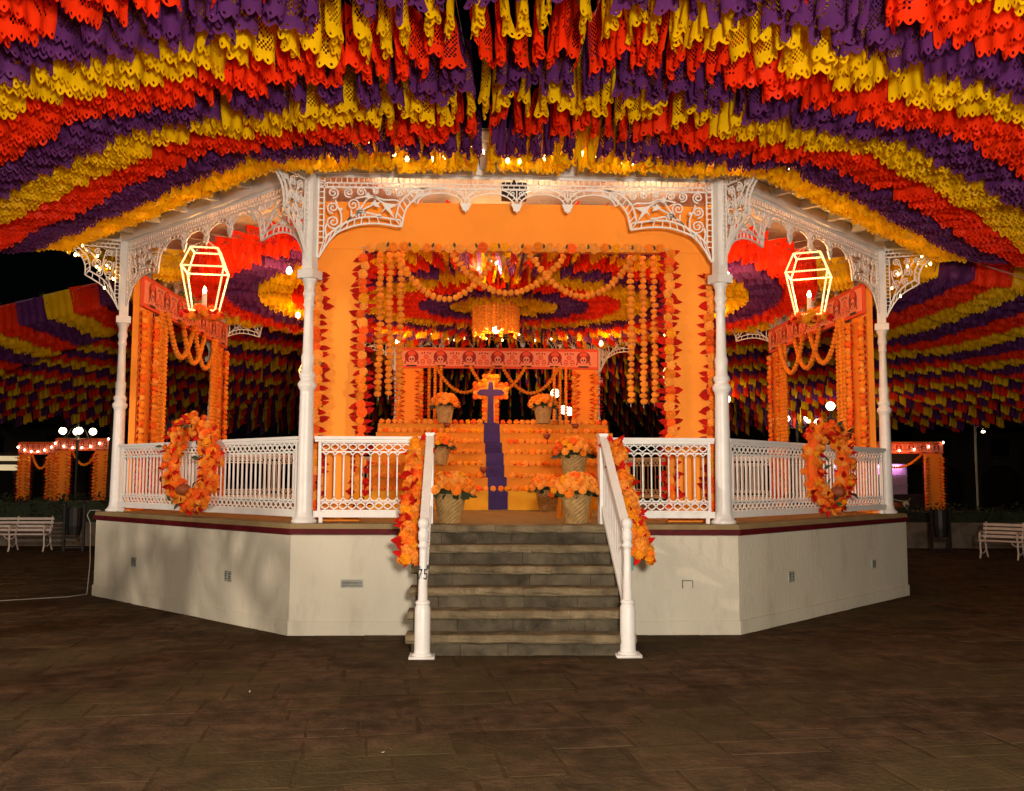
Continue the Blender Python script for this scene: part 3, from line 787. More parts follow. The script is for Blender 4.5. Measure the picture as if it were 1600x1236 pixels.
for deg in (180, -90, 90):
    D = 4.84; W_ = 4.08; PW_ = .52; nm = SIDES[deg][1]
    portal(LBL[deg], deg, D, W_, PW_, 4.13-ZF, .40, 1, (3.70-ZF, 4.11-ZF))
    o = loc2w(deg, 0, 1, 0); sd_ = loc2w(deg, 1, 0, 0)
    k = 0
    for s_ in (-1, 1):
        w1 = ('first' if s_ < 0 else 'second')
        nearfar = {180: ('right' if s_ < 0 else 'left'), -90: ('far' if s_ < 0 else 'near'), 90: ('near' if s_ < 0 else 'far')}[deg]
        for off, io in ((W_/2-.03, 'outer'), (W_/2-PW_+.03, 'inner')):
            p = loc2w(deg, s_*off, -D+.07, 0)
            leaf_garland('marigold_garland', f'marigold garland on the {io} edge of the {nearfar} pillar of the {nm} doorway', 'garland',
                         p+Vector((0,0,ZF+.05)), p+Vector((0,0,3.68)), .085, .052, o, sd_, deg+k, False, 'leafy marigold garlands on the doorway edges'); k += 1
        for q in range(3):
            p = loc2w(deg, s_*(W_/2-PW_-.13-.12*q), -D+.10, 0)
            pompom_chain('flower_strand', f'{("outer","middle","inner")[q]} orange marigold strand beside the {nearfar} pillar of the {nm} doorway', 'flower strand',
                         [p+Vector((0,0,3.72)), p+Vector((0,0,2.0)), p+Vector((0,0,1.25))], .036, 'marigold strands hanging in the doorways', False, k*7+q)
    for q, (xa, xb) in enumerate(((-1.25,-.1),(-.55,.55),(.1,1.25))):
        pos = {180: ('right','middle','left'), -90: ('far','middle','near'), 90: ('near','middle','far')}[deg][q]
        pompom_chain('flower_swag', f'{pos} looped marigold swag below the skull frieze of the {nm} doorway', 'flower swag',
                     swag_pts(loc2w(deg, xa, -D+.12+.02*q, 3.72), loc2w(deg, xb, -D+.12+.02*q, 3.72), .52), .04, 'marigold swags looped under the doorway lintels', False, q+deg)

# front doorway: full detail
FY = -FD-.06
for x, z0, z1, lab in ((-2.03, ZF+.05, 3.62, 'outer left edge of the front doorway'), (-1.565, ZF+.05, 3.86, 'left inner edge of the front doorway'),
                       (1.60, ZF+.05, 3.88, 'right inner edge of the front doorway'), (2.03, ZF+.05, 3.62, 'outer right edge of the front doorway')):
    leaf_garland('marigold_garland', 'marigold and red leaf garland up the '+lab, 'garland', (x, FY, z0), (x, FY, z1), .084, .051, (0,-1,0), (1,0,0), int(x*100), True, 'leafy marigold garlands on the doorway edges', wts=(3,5,4,1))
rg = random.Random(11)
t = thing('flower_row', 'row of marigolds and small green leaves along the top of the front doorway opening', 'flower row', (-1.5, FY, 3.865))
m = MB(); m.tube([(-.1,0,0),(1.5,0,0),(3.1,0,.02)], .005, 4); m.build('cord', 'cord_pale', t)
for i in range(27):
    flower(t, (i*.116, -.02, rg.uniform(-.012,.012)+.0007*i), rg.uniform(.048,.06), (rg.uniform(-.4,.4), -1, rg.uniform(-.4,.4)), rg, (3,4,1,4))
    if i % 2: leaf(t, (i*.116+.055, -.03, .0), .06, (rg.uniform(-.4,.4), -.2, 1), rg, True)
for x, zb, lab in ((-1.424, 2.36, 'outermost marigold strand hanging in the left of the front opening'), (-1.318, 2.37, 'middle marigold strand hanging in the left of the front opening'), (-1.205, 2.37, 'innermost marigold strand hanging in the left of the front opening'),
                   (1.235, 2.31, 'innermost marigold strand hanging in the right of the front opening'), (1.37, 2.30, 'middle marigold strand hanging in the right of the front opening'), (1.487, 2.31, 'outermost marigold strand hanging in the right of the front opening')):
    pompom_chain('flower_strand', lab, 'flower strand', [(x, -4.46, 3.84), (x+.004, -4.46, 3.0), (x, -4.46, zb)], .038, 'marigold strands hanging in the doorways', True, int(x*1000))
for q, (xa, za, xb, zb, sag, lab) in enumerate(((-1.25, 3.83, -.22, 3.80, .45, 'left'), (-.66, 3.83, .52, 3.83, .40, 'middle'), (.17, 3.83, 1.25, 3.81, .42, 'right'))):
    pompom_chain('flower_swag', lab+' looped marigold swag across the top of the front opening', 'flower swag', swag_pts((xa, -4.50-.03*q, za), (xb, -4.50-.03*q, zb), sag), .036, 'marigold swags looped under the doorway lintels', True, q+50)

# ------------------------------------------------------------------ altar
AL = thing('altar', 'seven tiered orange cloth altar with purple runner up its middle', 'altar', (-.02, -1.25, ZF))
AX0, AX1 = -1.92, 1.88
zs = [1.31, 1.49, 1.665, 1.84, 2.005, 2.175, 2.325]
for k, z in enumerate(zs):
    zb = ZF if k == 0 else zs[k-1]+.001
    m = MB(); x0, x1 = AX0, AX1-.035*k
    m.box(x0, x1, .27*k, .27*7+.2, zb-ZF, z-ZF)
    m.build('tier', 'yellow_cloth' if k == 0 else 'orange_cloth', AL)
    m = MB(); w = .135-.002*k; xo = -.10 - .013*k + .008*sin(k*2.3); m.box(.02-w+xo, .02+w+xo, .27*k-.012, .27*k-.003, zb-ZF+.004, z-ZF+.004)
    if k < 6: m.box(.02-w+xo, .02+w+xo, .27*k-.003, .27*(k+1)-.013, z-ZF+.002, z-ZF+.010)
    m.build('runner', 'purple_cloth', AL)
ORD = ('lowest', 'second lowest', 'third lowest', 'middle', 'third highest', 'second highest', 'topmost')
for k, z in enumerate(zs):
    rg = random.Random(100+k)
    t = thing('flower_row', f'row of marigold heads along the edge of the {ORD[k]} altar tier', 'flower row', (-.02, -1.25+.27*k, z), 0, 'marigold rows along the altar tiers')
    x = AX0+.06
    while x < AX1-.04-.035*k:
        if abs(x+.08+.013*k) > .16 or k == 0:
            flower(t, (x, -.012+rg.uniform(-.012,.012), .030), rg.uniform(.036,.048), (rg.uniform(-.5,.5), -1, rg.uniform(.1,.9)), rg, (3,7,1,1))
            if rg.random() < .5: leaf(t, (x+.05, -.02, .012), .045, (rg.uniform(-1,1), -.8, rg.uniform(-.2,.5)), rg)
        x += rg.uniform(.082, .108)

# cross
t = thing('cross', 'purple cross bordered with orange marigolds standing on top of the altar', 'cross', (-.19, .42, 2.325+.002))
def cross_poly(a, hw, arm_z, top): return [(-hw,0),(hw,0),(hw,arm_z-hw),(a,arm_z-hw),(a,arm_z+hw),(hw,arm_z+hw),(hw,top),(-hw,top),(-hw,arm_z+hw),(-a,arm_z+hw),(-a,arm_z-hw),(-hw,arm_z-hw)]
m = MB(); m.prism(cross_poly(.235, .10, .50, .72), -.02, .03); m.build('backing', 'orange_board', t)
m = MB(); m.prism([(-.052,0),(.052,0),(.042,.44),(.17,.447),(.215,.485),(.17,.535),(.042,.54),(.035,.64),(0,.675),(-.035,.64),(-.042,.54),(-.17,.535),(-.215,.485),(-.17,.447),(-.042,.44)], -.07, -.021); m.build('purple_face', 'purple_cloth', t)
rg = random.Random(31)
pl = cross_poly(.24, .098, .50, .725)
for i in range(12):
    a, b = Vector(pl[i]), Vector(pl[(i+1) % 12]); n = max(1, round((b-a).length/.062))
    if i == 0: continue
    for q in range(n):
        p = a.lerp(b, q/n); flower(t, (p.x, -.04, p.y+.02), rg.uniform(.036,.044), (0, -1, rg.uniform(-.2,.3)), rg, (6,1,4,1))
m = MB(); m.box(-.11, .11, -.06, .06, -.004, .02); m.build('foot', 'purple_cloth', t)

# flower baskets
def basket(loc, s, label, seed, green=True):
    rg = random.Random(seed)
    t = thing('flower_basket', label, 'flower basket', loc, rg.uniform(0, 1), 'straw baskets of marigolds on and before the altar')
    m = MB(); n = 30; rows = 13; vs = []; fs = []
    for k in range(rows+1):
        z = .275*k/rows; r0 = .105 + .048*(k/rows)
        for i in range(n):
            r = r0 + (.005 if (i//1+k) % 2 else -.002) + (.010 if k == rows else 0)
            a = 2*pi*i/n; vs.append((r*cos(a), r*sin(a), z))
    for k in range(rows):
        for i in range(n): fs.append((k*n+i, k*n+(i+1) % n, (k+1)*n+(i+1) % n, (k+1)*n+i))
    fs.append(tuple(reversed(range(n)))); m.add(vs, fs)
    m.tube([(.155*cos(2*pi*i/24), .155*sin(2*pi*i/24), .277) for i in range(24)], .010, 5, True)
    m.v = [tuple(c*s for c in v) for v in m.v]
    m.build('basket', 'basket_straw', t)
    m = MB(); m.lathe([(.15*s, .255*s), (.10*s, .34*s), (0, .38*s)], 12); m.build('soil_mound', 'leaf_green', t)
    nf = 62
    for i in range(nf):
        q = (i+.5)/nf; a = i*2.4; e = .24*math.sqrt(q)*s
        flower(t, (e*cos(a), e*sin(a), (.46-.62*q*q*.28)*s+rg.uniform(-.015,.015)), rg.uniform(.040,.052)*s, (e*cos(a)*5, e*sin(a)*5, .7), rg, (5,7,1,1))
    for i in range(12):
        a = i*.55+rg.uniform(-.2,.2); leaf(t, (.15*s*cos(a), .15*s*sin(a), .29*s), .13*s, (cos(a), sin(a), rg.uniform(-.5,.4)), rg, True)
basket((-.645, -4.98, ZF), 1.0, 'big straw basket of marigolds at the top of the steps beside the left post', 1)
basket((.60, -4.96, ZF), 1.0, 'big straw basket of marigolds at the top of the steps near the right post', 2)
basket((.565, -1.62, ZF), 1.0, 'straw basket of marigolds before the altar, just behind the big right basket', 3)
basket((.72, -3.55, ZF+.42), 1.0, 'straw basket of marigolds on a low stand before the right half of the altar', 4)
basket((-.92, -1.1+.27, zs[3]-.17), .9, 'straw basket of marigolds on the altar tiers partly behind the left post', 5)
basket((-.90, .22, 2.327), .92, 'small straw basket of marigolds on the top tier left of the cross', 6)
basket((.62, .22, 2.327), .92, 'small straw basket of marigolds on the top tier right of the cross', 7)
t = thing('plant_stand', 'low orange draped stand under a marigold basket at the right of the altar', 'stand', (.72, -3.55, ZF))
m = MB(); m.lathe([(.20,0),(.18,.2),(.17,.415),(0,.418)], 14); m.build('drape', 'orange_cloth', t, smooth=False)
# clay cups on the tiers
for (x, k, lab) in ((-.80, 3, 'on the fourth tier, left'), (-.30, 1, 'on the second tier just left of the purple runner'), (.66, 4, 'on the fifth tier, right'), (1.12, 5, 'on the sixth tier at far right'), (-.86, 5, 'on the sixth tier behind the left post')):
    t = thing('incense_cup', 'red clay goblet '+lab, 'goblet', (x, -1.25+.27*k+.10, zs[k]), 0, 'clay goblets on the altar')
    m = MB(); m.lathe([(.035,0),(.036,.008),(.012,.02),(.011,.06),(.03,.075),(.052,.11),(.055,.15),(.05,.15),(.02,.09)], 14); m.build('bowl', 'clay_red', t, smooth=True)

# chandelier of marigold strands
CH = thing('chandelier', 'round hanging chandelier of orange marigold strands at the middle of the ceiling', 'chandelier', (-.12, 0, 4.22))
rg = random.Random(9)
m = MB(); m.tube([(.33*cos(2*pi*i/24), .33*sin(2*pi*i/24), 0) for i in range(24)], .012, 6, True); m.tube([(0,0,.3),(0,0,-.42)], .012, 6)
for a in range(3): m.tube([(.33*cos(a*2.09), .33*sin(a*2.09), 0), (0,0,.02)], .008, 5)
m.build('ring', 'black_iron', CH)
for i in range(34):
    a = 2*pi*i/34; m = MB(); n = int(rg.uniform(10, 12.5))
    for q in range(n): add_ico(m, (.33*cos(a), .33*sin(a), .0-.05*q), .036, rg)
    m.build('strand', 'pompom_orange', CH)
m = MB(); m.lathe([(.02,-.42),(.05,-.44),(.045,-.50),(.0,-.53)], 12); m.build('bulb', 'bulb_white', CH, smooth=True)
for i in range(6):
    a = i*1.047; m = MB(); m.tube([(0,0,-.40),(.10*cos(a),.10*sin(a),-.47),(.18*cos(a),.18*sin(a),-.44)], .008, 5); m.lathe([(.012,-.44),(.012,-.38),(0,-.35)], 6, Matrix.Translation((.18*cos(a),.18*sin(a),0))); m.build('candle_arm', 'wax_white', CH)
point('chandelier_lamp', (-.12, 0, 3.46), 48, (1, .42, .10), .08)
BL = thing('hanging_bulb', 'bare white bulb on a cord behind the middle swag of the front opening', 'light bulb', (-.185, -2.5, 4.24))
m = MB(); m.lathe([(0,-.05),(.035,-.03),(.042,0),(.03,.03),(.015,.05)], 12); m.build('bulb', 'bulb_white', BL, smooth=True)
m = MB(); m.tube([(0,0,.05),(0,0,.42)], .006, 5); m.build('cord', 'cord_pale', BL)
point('bulb_lamp', (-.185, -2.5, 4.14), 50, (1, .52, .18), .05)
for q_, (x, y, lb) in enumerate(((-2.7, -2.9, 'front left'), (2.7, -2.9, 'front right'), (-3.2, .3, 'left'), (3.2, .3, 'right'), (-1.9, 3.1, 'rear left'), (1.9, 3.1, 'rear right'))):
    b_ = thing('hanging_bulb', f'small bare bulb hanging among the sheets under the {lb} part of the ceiling', 'light bulb', (x, y, 4.0))
    m = MB(); m.lathe([(0,-.045),(.03,-.028),(.035,0),(.025,.028),(.012,.045)], 10); m.build('bulb', 'bulb_white', b_, smooth=True)
    m = MB(); m.tube([(0,0,.045),(0,0,.65)], .005, 5); m.build('cord', 'cord_pale', b_)
    point('bulb_lamp', (x, y, 3.92), 32, (1, .42, .12), .05)

for x, y, lb in ((.26, -4.30, 'right of centre'), (-1.25, -4.30, 'towards the left column'), (1.5, -4.30, 'towards the right column')):
    b_ = thing('hanging_bulb', f'small warm bulb just behind the top of the front lintel, {lb}', 'light bulb', (x, y, 4.40))
    m = MB(); m.lathe([(0,-.035),(.022,-.022),(.026,0),(.018,.022),(.010,.035)], 10); m.build('bulb', 'bulb_warm', b_, smooth=True)
    m = MB(); m.tube([(0,0,.035),(0,0,.30)], .004, 5); m.build('cord', 'cord_pale', b_)
    point('bulb_lamp', (x, y, 4.33), 14, (1, .70, .40), .04)
# ------------------------------------------------------------------ lanterns
def lantern(deg, r, z0, label, seed, lr, lit=45):
    rg = random.Random(seed); x, y = polar(r, deg)
    t = thing('star_lantern', label, 'lantern', (x, y, z0), R_(lr), 'rope light lanterns hung in the diagonal openings')
    def hx(rad, z): return [Vector((rad*cos(pi/2*i+pi/4), rad*sin(pi/2*i+pi/4), z)) for i in range(4)]
    T_, Sh, B_ = hx(.215, .735), hx(.335, .50), hx(.20, 0)
    def rope(a, b):
        n = max(4, int((b-a).length/.014)); P = [a.lerp(b, i/n) for i in range(n+1)]
        return P, [.0135 if i % 2 else .0070 for i in range(n+1)]
    m = MB()
    for ring in (T_, Sh, B_):
        for i in range(4): p, q = rope(ring[i], ring[(i+1) % 4]); m.tube(p, q, 5)
    for i in range(4):
        p, q = rope(T_[i], Sh[i]); m.tube(p, q, 5); p, q = rope(Sh[i], B_[i]); m.tube(p, q, 5)
    m.build('rope_light_frame', 'rope_light', t)
    m = MB(); m.lathe([(.028,0),(.028,.20),(.02,.205),(0,.21)], 12, Matrix.Translation((0,0,.02))); m.build('candle', 'wax_white', t)
    m = MB(); m.lathe([(0,0),(.020,.015),(.024,.035),(.012,.065),(0,.09)], 10, Matrix.Translation((0,0,.222))); m.build('flame_bulb', 'bulb_white', t, smooth=True)
    m = MB(); m.lathe([(0,-.02),(.195,-.02),(.195,0),(0,.0)], 4, None, pi/4); m.build('base_plate', 'orange_board', t)
    for i in range(26):
        a = i*2.4; e = .05+.14*math.sqrt((i+.5)/26); flower(t, (e*cos(a), e*sin(a), rg.uniform(-.06,.03)), rg.uniform(.05,.062), (cos(a), sin(a), .5 if rg.random() < .5 else -.6), rg, (3,1,4,2))
    for i in range(14):
        a = rg.uniform(0, 6.28); leaf(t, (.2*cos(a), .2*sin(a), -.03), .09, (cos(a), sin(a), rg.uniform(-.8,.6)), rg)
    m = MB(); m.tube([(0,0,.745),(0,0,ZT-z0-.2)], .006, 5)
    for i in range(4): m.tube([T_[i], (0,0,.86)], .004, 4)
    m.build('hanging_cord', 'cord_pale', t)
    point('lantern_lamp', (x, y, z0+.32), lit*.55, (1, .50, .15), .04)
lantern(-47, 4.90, 3.40, 'glowing four sided rope light lantern in the front left opening above the wreath', 1, 8)
lantern(46.5, 4.90, 3.42, 'glowing four sided rope light lantern in the front right opening above the wreath', 2, -26)
lantern(-135, 4.90, 3.0, 'glowing rope light lantern in the rear left opening, mostly behind the front left column', 3, 30, 20)
lantern(135, 4.90, 3.0, 'glowing rope light lantern in the rear right opening behind the front right column', 4, 30, 20)

# ------------------------------------------------------------------ wreaths on the railing
def wreath(x, y, deg, label, seed):
    rg = random.Random(seed)
    t = thing('wreath', label, 'wreath', (x, y, ZF), R_(deg), 'marigold wreaths leaning on the diagonal railings')
    m = MB(); m.tube([(.42*cos(2*pi*i/36), 0, .60+.43*sin(2*pi*i/36)) for i in range(36)], .070, 8, True); m.build('ring', 'marigold_deep', t)
    n = 0
    for i in range(275):
        a = rg.uniform(0, 2*pi); ps = R_(rg.uniform(-35, 205)); rd = .100
        nr = Vector((cos(a)*cos(ps), -sin(ps), sin(a)*cos(ps)))
        cen = Vector((.43*cos(a), 0, .60+.435*sin(a)))
        if i < 175: flower(t, cen + nr*rd*rg.uniform(.85, 1.15), rg.uniform(.037,.049), nr + Vector((rg.uniform(-.3,.3), rg.uniform(-.3,.1), rg.uniform(-.3,.3))), rg, (5,4,4,2))
        else:
            tg = Vector((-sin(a), 0, cos(a)))*rg.uniform(-1, 1)
            leaf(t, cen + nr*rd*.75, rg.uniform(.09,.125), nr*.9 + tg + Vector((0, rg.uniform(-.5,.2), 0)), rg, nrm=nr+Vector((0,-.8,0)))
    for i in range(14):
        a = rg.uniform(0, 2*pi); leaf(t, (.43*cos(a), -.15, .60+.45*sin(a)), .09, (rg.uniform(-1,1), -.6, rg.uniform(-1,1)), rg, True)
    m = MB(); nn = 20
    for k in range(1):
        vs = []; fs = []; rows = 9
        for k2 in range(rows):
            ph = pi*k2/(rows-1)
            for i in range(nn):
                a = 2*pi*i/nn; r = .085*sin(ph)*(1-.10*(i % 4 == 0)); vs.append((r*cos(a), r*sin(a), -.065*cos(ph)))
        for k2 in range(rows-1):
            for i in range(nn): fs.append((k2*nn+i, k2*nn+(i+1) % nn, (k2+1)*nn+(i+1) % nn, (k2+1)*nn+i))
        m.add(vs, fs)
    m.tube([(0,0,.05),(.01,0,.09)], .01, 5)
    m.build('pumpkin', 'pumpkin_skin', t, loc=(.02, -.10, .30), smooth=True)
wreath(-3.57, -3.66, -45, 'oval marigold wreath with red leaves on the front left railing', 21)
wreath(3.66, -3.56, 45, 'oval marigold wreath with red leaves on the front right railing', 22)

# stair garlands
def stair_garland(pts, label, seed, teal):
    rg = random.Random(seed); base = Vector(pts[0])
    t = thing('stair_garland', label, 'garland', base, 0, 'thick marigold garlands on the stair railings')
    P = [Vector(p)-base for p in pts]
    m = MB(); m.tube(P, .035, 6); m.build('rope', 'leaf_red', t)
    n = 88
    for i in range(n):
        f = (i+.5)/n*(len(P)-1); k = min(int(f), len(P)-2); p = P[k].lerp(P[k+1], f-k); a = rg.uniform(0, 2*pi)
        d = Vector((cos(a), -.5, sin(a)*.6)); flower(t, p+Vector((cos(a)*.068, -abs(sin(a))*.07-.01, rg.uniform(-.03,.03))), rg.uniform(.05,.066), d, rg, (5,4,1,4))
    for i in range(50):
        f = rg.uniform(0, len(P)-1.001); k = int(f); p = P[k].lerp(P[k+1], f-k); a = rg.uniform(0, 2*pi)
        leaf(t, p+Vector((cos(a)*.05, -.04, 0)), rg.uniform(.09,.13), (cos(a)*1.2, -.6, sin(a)), rg)
    if teal:
        m = MB(); m.bevbox(-.022, .022, -.03, .03, -.09, .04, .01); m.build('teal_clip', 'teal_plastic', t, loc=P[-1]+Vector((-.10, .05, -.02)))
stair_garland([(-.93,-5.10,1.84),(-.95,-5.25,1.68),(-.95,-5.50,1.42),(-.96,-5.75,1.13),(-.96,-5.95,.93),(-.955,-6.05,.78)], 'thick marigold and red leaf garland down the outside of the left stair railing', 41, False)
stair_garland([(.94,-5.10,1.84),(.965,-5.25,1.68),(.99,-5.50,1.42),(1.02,-5.75,1.13),(1.05,-5.95,.93),(1.07,-6.05,.80)], 'thick marigold and red leaf garland down the outside of the right stair railing', 42, True)

# ------------------------------------------------------------------ papel picado
def sheet_mesh(seed, m_, W=.450, H=.41, nu=40, nv=26, holes=True, folds=3.0, amp=.020, ns=8):
    rr = random.Random(seed); m = MB(); ph = rr.uniform(0, 6.28); ph2 = rr.uniform(0, 6.28); n2 = rr.uniform(.8, 1.5)
    idx = {}; per = nu//ns
    for j in range(nv+1):
        v = j/nv
        for i in range(nu+1):
            u = i/nu; A = amp*(.30+.70*v)
            off = A*sin(2*pi*folds*u+ph+.5*sin(3*v)) + .55*A*sin(2*pi*n2*u+ph2) + .012*v*sin(5*u+5*v+ph2)
            scal = sin(pi*(i % per)/per) if i % per else 0
            z = -H*v - (.030*scal-.018)*v**7 - .012*v*sin(2*pi*n2*u+ph2)
            yy = -(u-.5)*W*(1-.06*v)
            idx[i, j] = len(m.v); m.v.append((off, yy, z))
    mask = set()
    if holes:
        half = nu//2
        kind = (2, 1, 2, 0, 2, 1)[seed % 100 % 6]
        for j in range(2, nv-5):
            for i in range(1, half):
                cx_, cy_ = half*.5, 11.5
                d_ = math.hypot(i-cx_, (j-cy_)*.8)
                if kind == 0: on = (i+j) % 3 == 0 and (i-j) % 2 == 0 and d_ < 7.4
                elif kind == 1: on = (abs(d_-3.6) < .5 and (i+j) % 4) or (abs(d_-6.6) < .5 and (i*2+j) % 3) or d_ < 1.0
                else: on = (i+j) % 2 == 0 and d_ < 9.4 and (j % 7 or i % 4)
                if on and rr.random() < .9: mask.add((i, j)); mask.add((nu-1-i, j))
        for k in range(ns):
            mask.add((k*per+per//2, nv-2))
    for j in range(nv):
        for i in range(nu):
            if (i, j) in mask: continue
            m.f.append((idx[i,j], idx[i,j+1], idx[i+1,j+1], idx[i+1,j])); m.mi.append(0)
    return m.mesh('paper_sheet', m_, True)
COLS = ('picado_yellow', 'picado_purple', 'picado_red')
NEAR = [[sheet_mesh(100*c+i, COLS[c], folds=(2.2,3.1,1.6,3.6,2.7,2.0)[i], amp=(.011,.010,.014,.009,.012,.016)[i]) for i in range(6)] for c in range(3)]
EDGE = [[sheet_mesh(500+100*c+i, COLS[c], folds=(2.0,2.6,1.6)[i], amp=(.036,.030,.042)[i]) for i in range(3)] for c in range(3)]
FARS = [[sheet_mesh(900+100*c+i, COLS[c], nu=16, nv=5, holes=False, folds=2.5, amp=.016) for i in range(3)] for c in range(3)]
INNR = [[sheet_mesh(1900+100*c+i, COLS[c], W=.50, H=.36, nu=32, nv=18, holes=True, folds=3.4, amp=.013) for i in range(3)] for c in range(3)]
cmh = MB(); cmh.box(-.0022, .0022, -1, 0, -.0022, .0022); CORD = cmh.mesh('cord', 'cord_pale')
STEP = .46
def slope_of(deg):
    return .20*min(1.0, (abs(deg)/25.0)**1.15) + (.06 if -113 < deg < -85 else 0)
SECT = (('front', -22.5, 22.5), ('front left', -67.5, -22.5), ('front right', 22.5, 67.5), ('left', -112.5, -67.5), ('right', 67.5, 112.5), ('rear left', -157.5, -112.5), ('rear right', 112.5, 157.5))
def sector(d):
    for n_, a, b in SECT:
        if a <= d < b: return n_
    return 'rear'
rg = random.Random(77)
angs = []
d = -180.0
while d < 180:
    angs.append(d); d += .95 if abs(d) < 10 else .80 if abs(d) < 68 else 1.05 if abs(d) < 112 else 1.42
blk = 0; off_r = off_z = 0
for d in angs:
    if -97 < d < -67.3 or 67.3 < d < 75: continue
    if blk <= 0: blk = rg.randint(4, 9); off_r = rg.uniform(-.05, .05); off_z = rg.uniform(-.03, .03)
    blk -= 1
    d += rg.uniform(-.14, .14)
    kf = round(d/45)*45
    re_ = APE/cos(R_(d-kf))
    far = abs(d) > 112
    sl = slope_of(d)*rg.uniform(.97, 1.03); z0 = 4.775+rg.uniform(-.012, .012)
    n = (16 if -113 < d < -75 else 23 if abs(d) > 75 else 13)
    n += rg.randint(-1, 1)
    sc = sector(d)
    L = n*STEP+.3
    sag = (.0045 if abs(d) > 60 else .002)*min(1, sl*5)
    e = -sl*L + sag*L*L
    t = thing('papel_picado_garland', f'string of yellow, purple and red cut paper sheets running off the {sc} eave', 'bunting',
              (*polar(re_, d), z0), R_(d), f'cut paper bunting strings off the {sc} eave')
    link('cord', CORD, t, (0,0,0), (math.atan2(-e, L), 0, 0), sc=(1, math.hypot(L, e), 1))
    for k in range(n):
        s_ = (k+.5)*STEP + (off_r if k > 0 else 0)
        if rg.random() < .008: continue
        if k == 1 and sc == 'front' and 4.8 < d < 6.2: continue
        if abs(d) < 12 and rg.random() < .06: continue
        zz = e*s_/L + (off_z if k > 1 else 0)
        me = rg.choice((FARS if far else EDGE if abs(d) < 13 else NEAR)[k % 3])
        ro = (rg.gauss(.0, .012)+math.atan2(-e, L)*.8, rg.gauss(0, .05), rg.gauss(0, .16 if abs(d) < 13 else .06))
        scl = (rg.choice((-1, 1))*rg.uniform(.8, 1.25), 1.03, rg.uniform(.97, 1.05))
        o = link('paper_sheet', me, t, (0, -s_, zz), ro); o.scale = scl
for k8, nm in ((0, 'front'), (-1, 'front left'), (1, 'front right'), (-2, 'left'), (2, 'right')):
    deg = 45*k8; he = RE*sin(R_(22.5))
    t = thing('eave_fringe', f'fringe of yellow cut paper sheets hanging along the {nm} eave', 'bunting', (*polar(APE+.05, deg), 4.775), R_(deg))
    link('cord', CORD, t, (he, 0, 0), (0, 0, -pi/2), sc=(1, 2*he, 1))
    n = 12; p = 2*he/n
    for i in range(n):
        u = -he + p*(i+.5)
        if k8 == 0 and i in (5, 7) : continue
        link('paper_sheet', rg.choice(NEAR[0]), t, (u, rg.uniform(-.01,.01), 0), (0, rg.gauss(0,.03), pi/2+rg.gauss(0,.05)), sc=(rg.choice((-1,1)), p/.45, rg.uniform(.95,1.04)))
# strings under the ceiling
for i in range(84):
    d = i*360/84 + rg.uniform(-.4, .4)
    if d > 180: d -= 360
    kf = round(d/45)*45; rmax = (AP-(.55 if abs(d) < 25 else .28))/cos(R_(d-kf))
    sc = sector(d)
    t = thing('ceiling_garland', f'string of yellow, purple and red cut paper sheets under the {sc} ceiling', 'bunting',
              (-.10*0, 0, 4.44), R_(d), f'cut paper strings under the {sc} part of the ceiling')
    r0 = .36; link('cord', CORD, t, (0, -r0, 0), sc=(1, rmax-r0, 1))
    k = 0; s_ = r0+.25
    while s_ < rmax-.1:
        if not (i % 2 and k == 0):
            link('paper_sheet', rg.choice(INNR[k % 3]), t, (0, -s_, 0), (0, rg.gauss(0, .09), rg.gauss(0, .14)), sc=(rg.choice((-1,1)), .94, rg.uniform(.95, 1.05)))
        s_ += .47; k += 1

# ------------------------------------------------------------------ eave string lights
for k, nm in ((0, 'front'), (-1, 'front left'), (1, 'front right'), (-3, 'rear left'), (3, 'rear right'), (4, 'rear'), (-2, 'left'), (2, 'right')):
    deg = 45*k; he = RE*sin(R_(22.5)); rg = random.Random(300+k)
    t = thing('string_lights', f'string of small warm bulbs along the {nm} eave of the bandstand', 'string lights', (*polar(APE+.12, deg), 4.64), R_(deg))
    pts = []; bulbs = []
    for i in range(41):
        f = i/40; pts.append(Vector((-he+2*he*f, 0, -.14*abs(sin(pi*f*5))-.05)))
    m = MB(); m.tube(pts, .004, 4); m.build('cord', 'black_iron', t)
    for i in range(27):
        p = pts[int(i*1.5)+1]; m = MB()
        m.lathe([(0,-.05),(.014,-.04),(.019,-.025),(.012,-.008),(.008,0)], 8, Matrix.Translation(p+Vector((0, -.02, 0)))); m.build('bulb', 'bulb_warm', t, smooth=True)
# bulbs hanging on the two outer brackets
for s_ in (-1, 1):
    t = thing('string_lights', f'few warm bulbs twined over the outer {"left" if s_ < 0 else "right"} eave bracket', 'string lights', (*polar(5.62, s_*67.5), 4.45), R_(s_*67.5))
    P = [Vector((0,-.45,.02)),Vector((.02,-.30,.0)),Vector((.03,-.12,-.12)),Vector((-.02,0,-.22)),Vector((.03,.08,-.40)),Vector((0,-.02,-.52))]
    m = MB(); m.tube(P, .004, 4); m.build('cord', 'black_iron', t)
    for p in P:
        m = MB(); m.lathe([(0,-.036),(.011,-.03),(.014,-.018),(.006,0)], 8, Matrix.Translation(p)); m.build('bulb', 'bulb_warm', t, smooth=True)

# black box behind the front lace
t = thing('loudspeaker', 'black loudspeaker box behind the lace at the centre of the front side', 'loudspeaker', (-.02, -4.78, 4.365))
m = MB(); m.bevbox(-.13, .13, -.07, .07, 0, .165, .01); m.build('case', 'black_iron', t)
m = MB(); m.lathe([(.07,0),(.066,.012),(.03,.004),(0,.01)], 16, Matrix.Translation((0,-.071,.082)) @ Matrix.Rotation(pi/2, 4, 'X')); m.build('cone', 'tyre_black', t)
m = MB(); m.tube([(0,0,.165),(0,0,.30)], .015, 6); m.build('mount', 'black_iron', t)

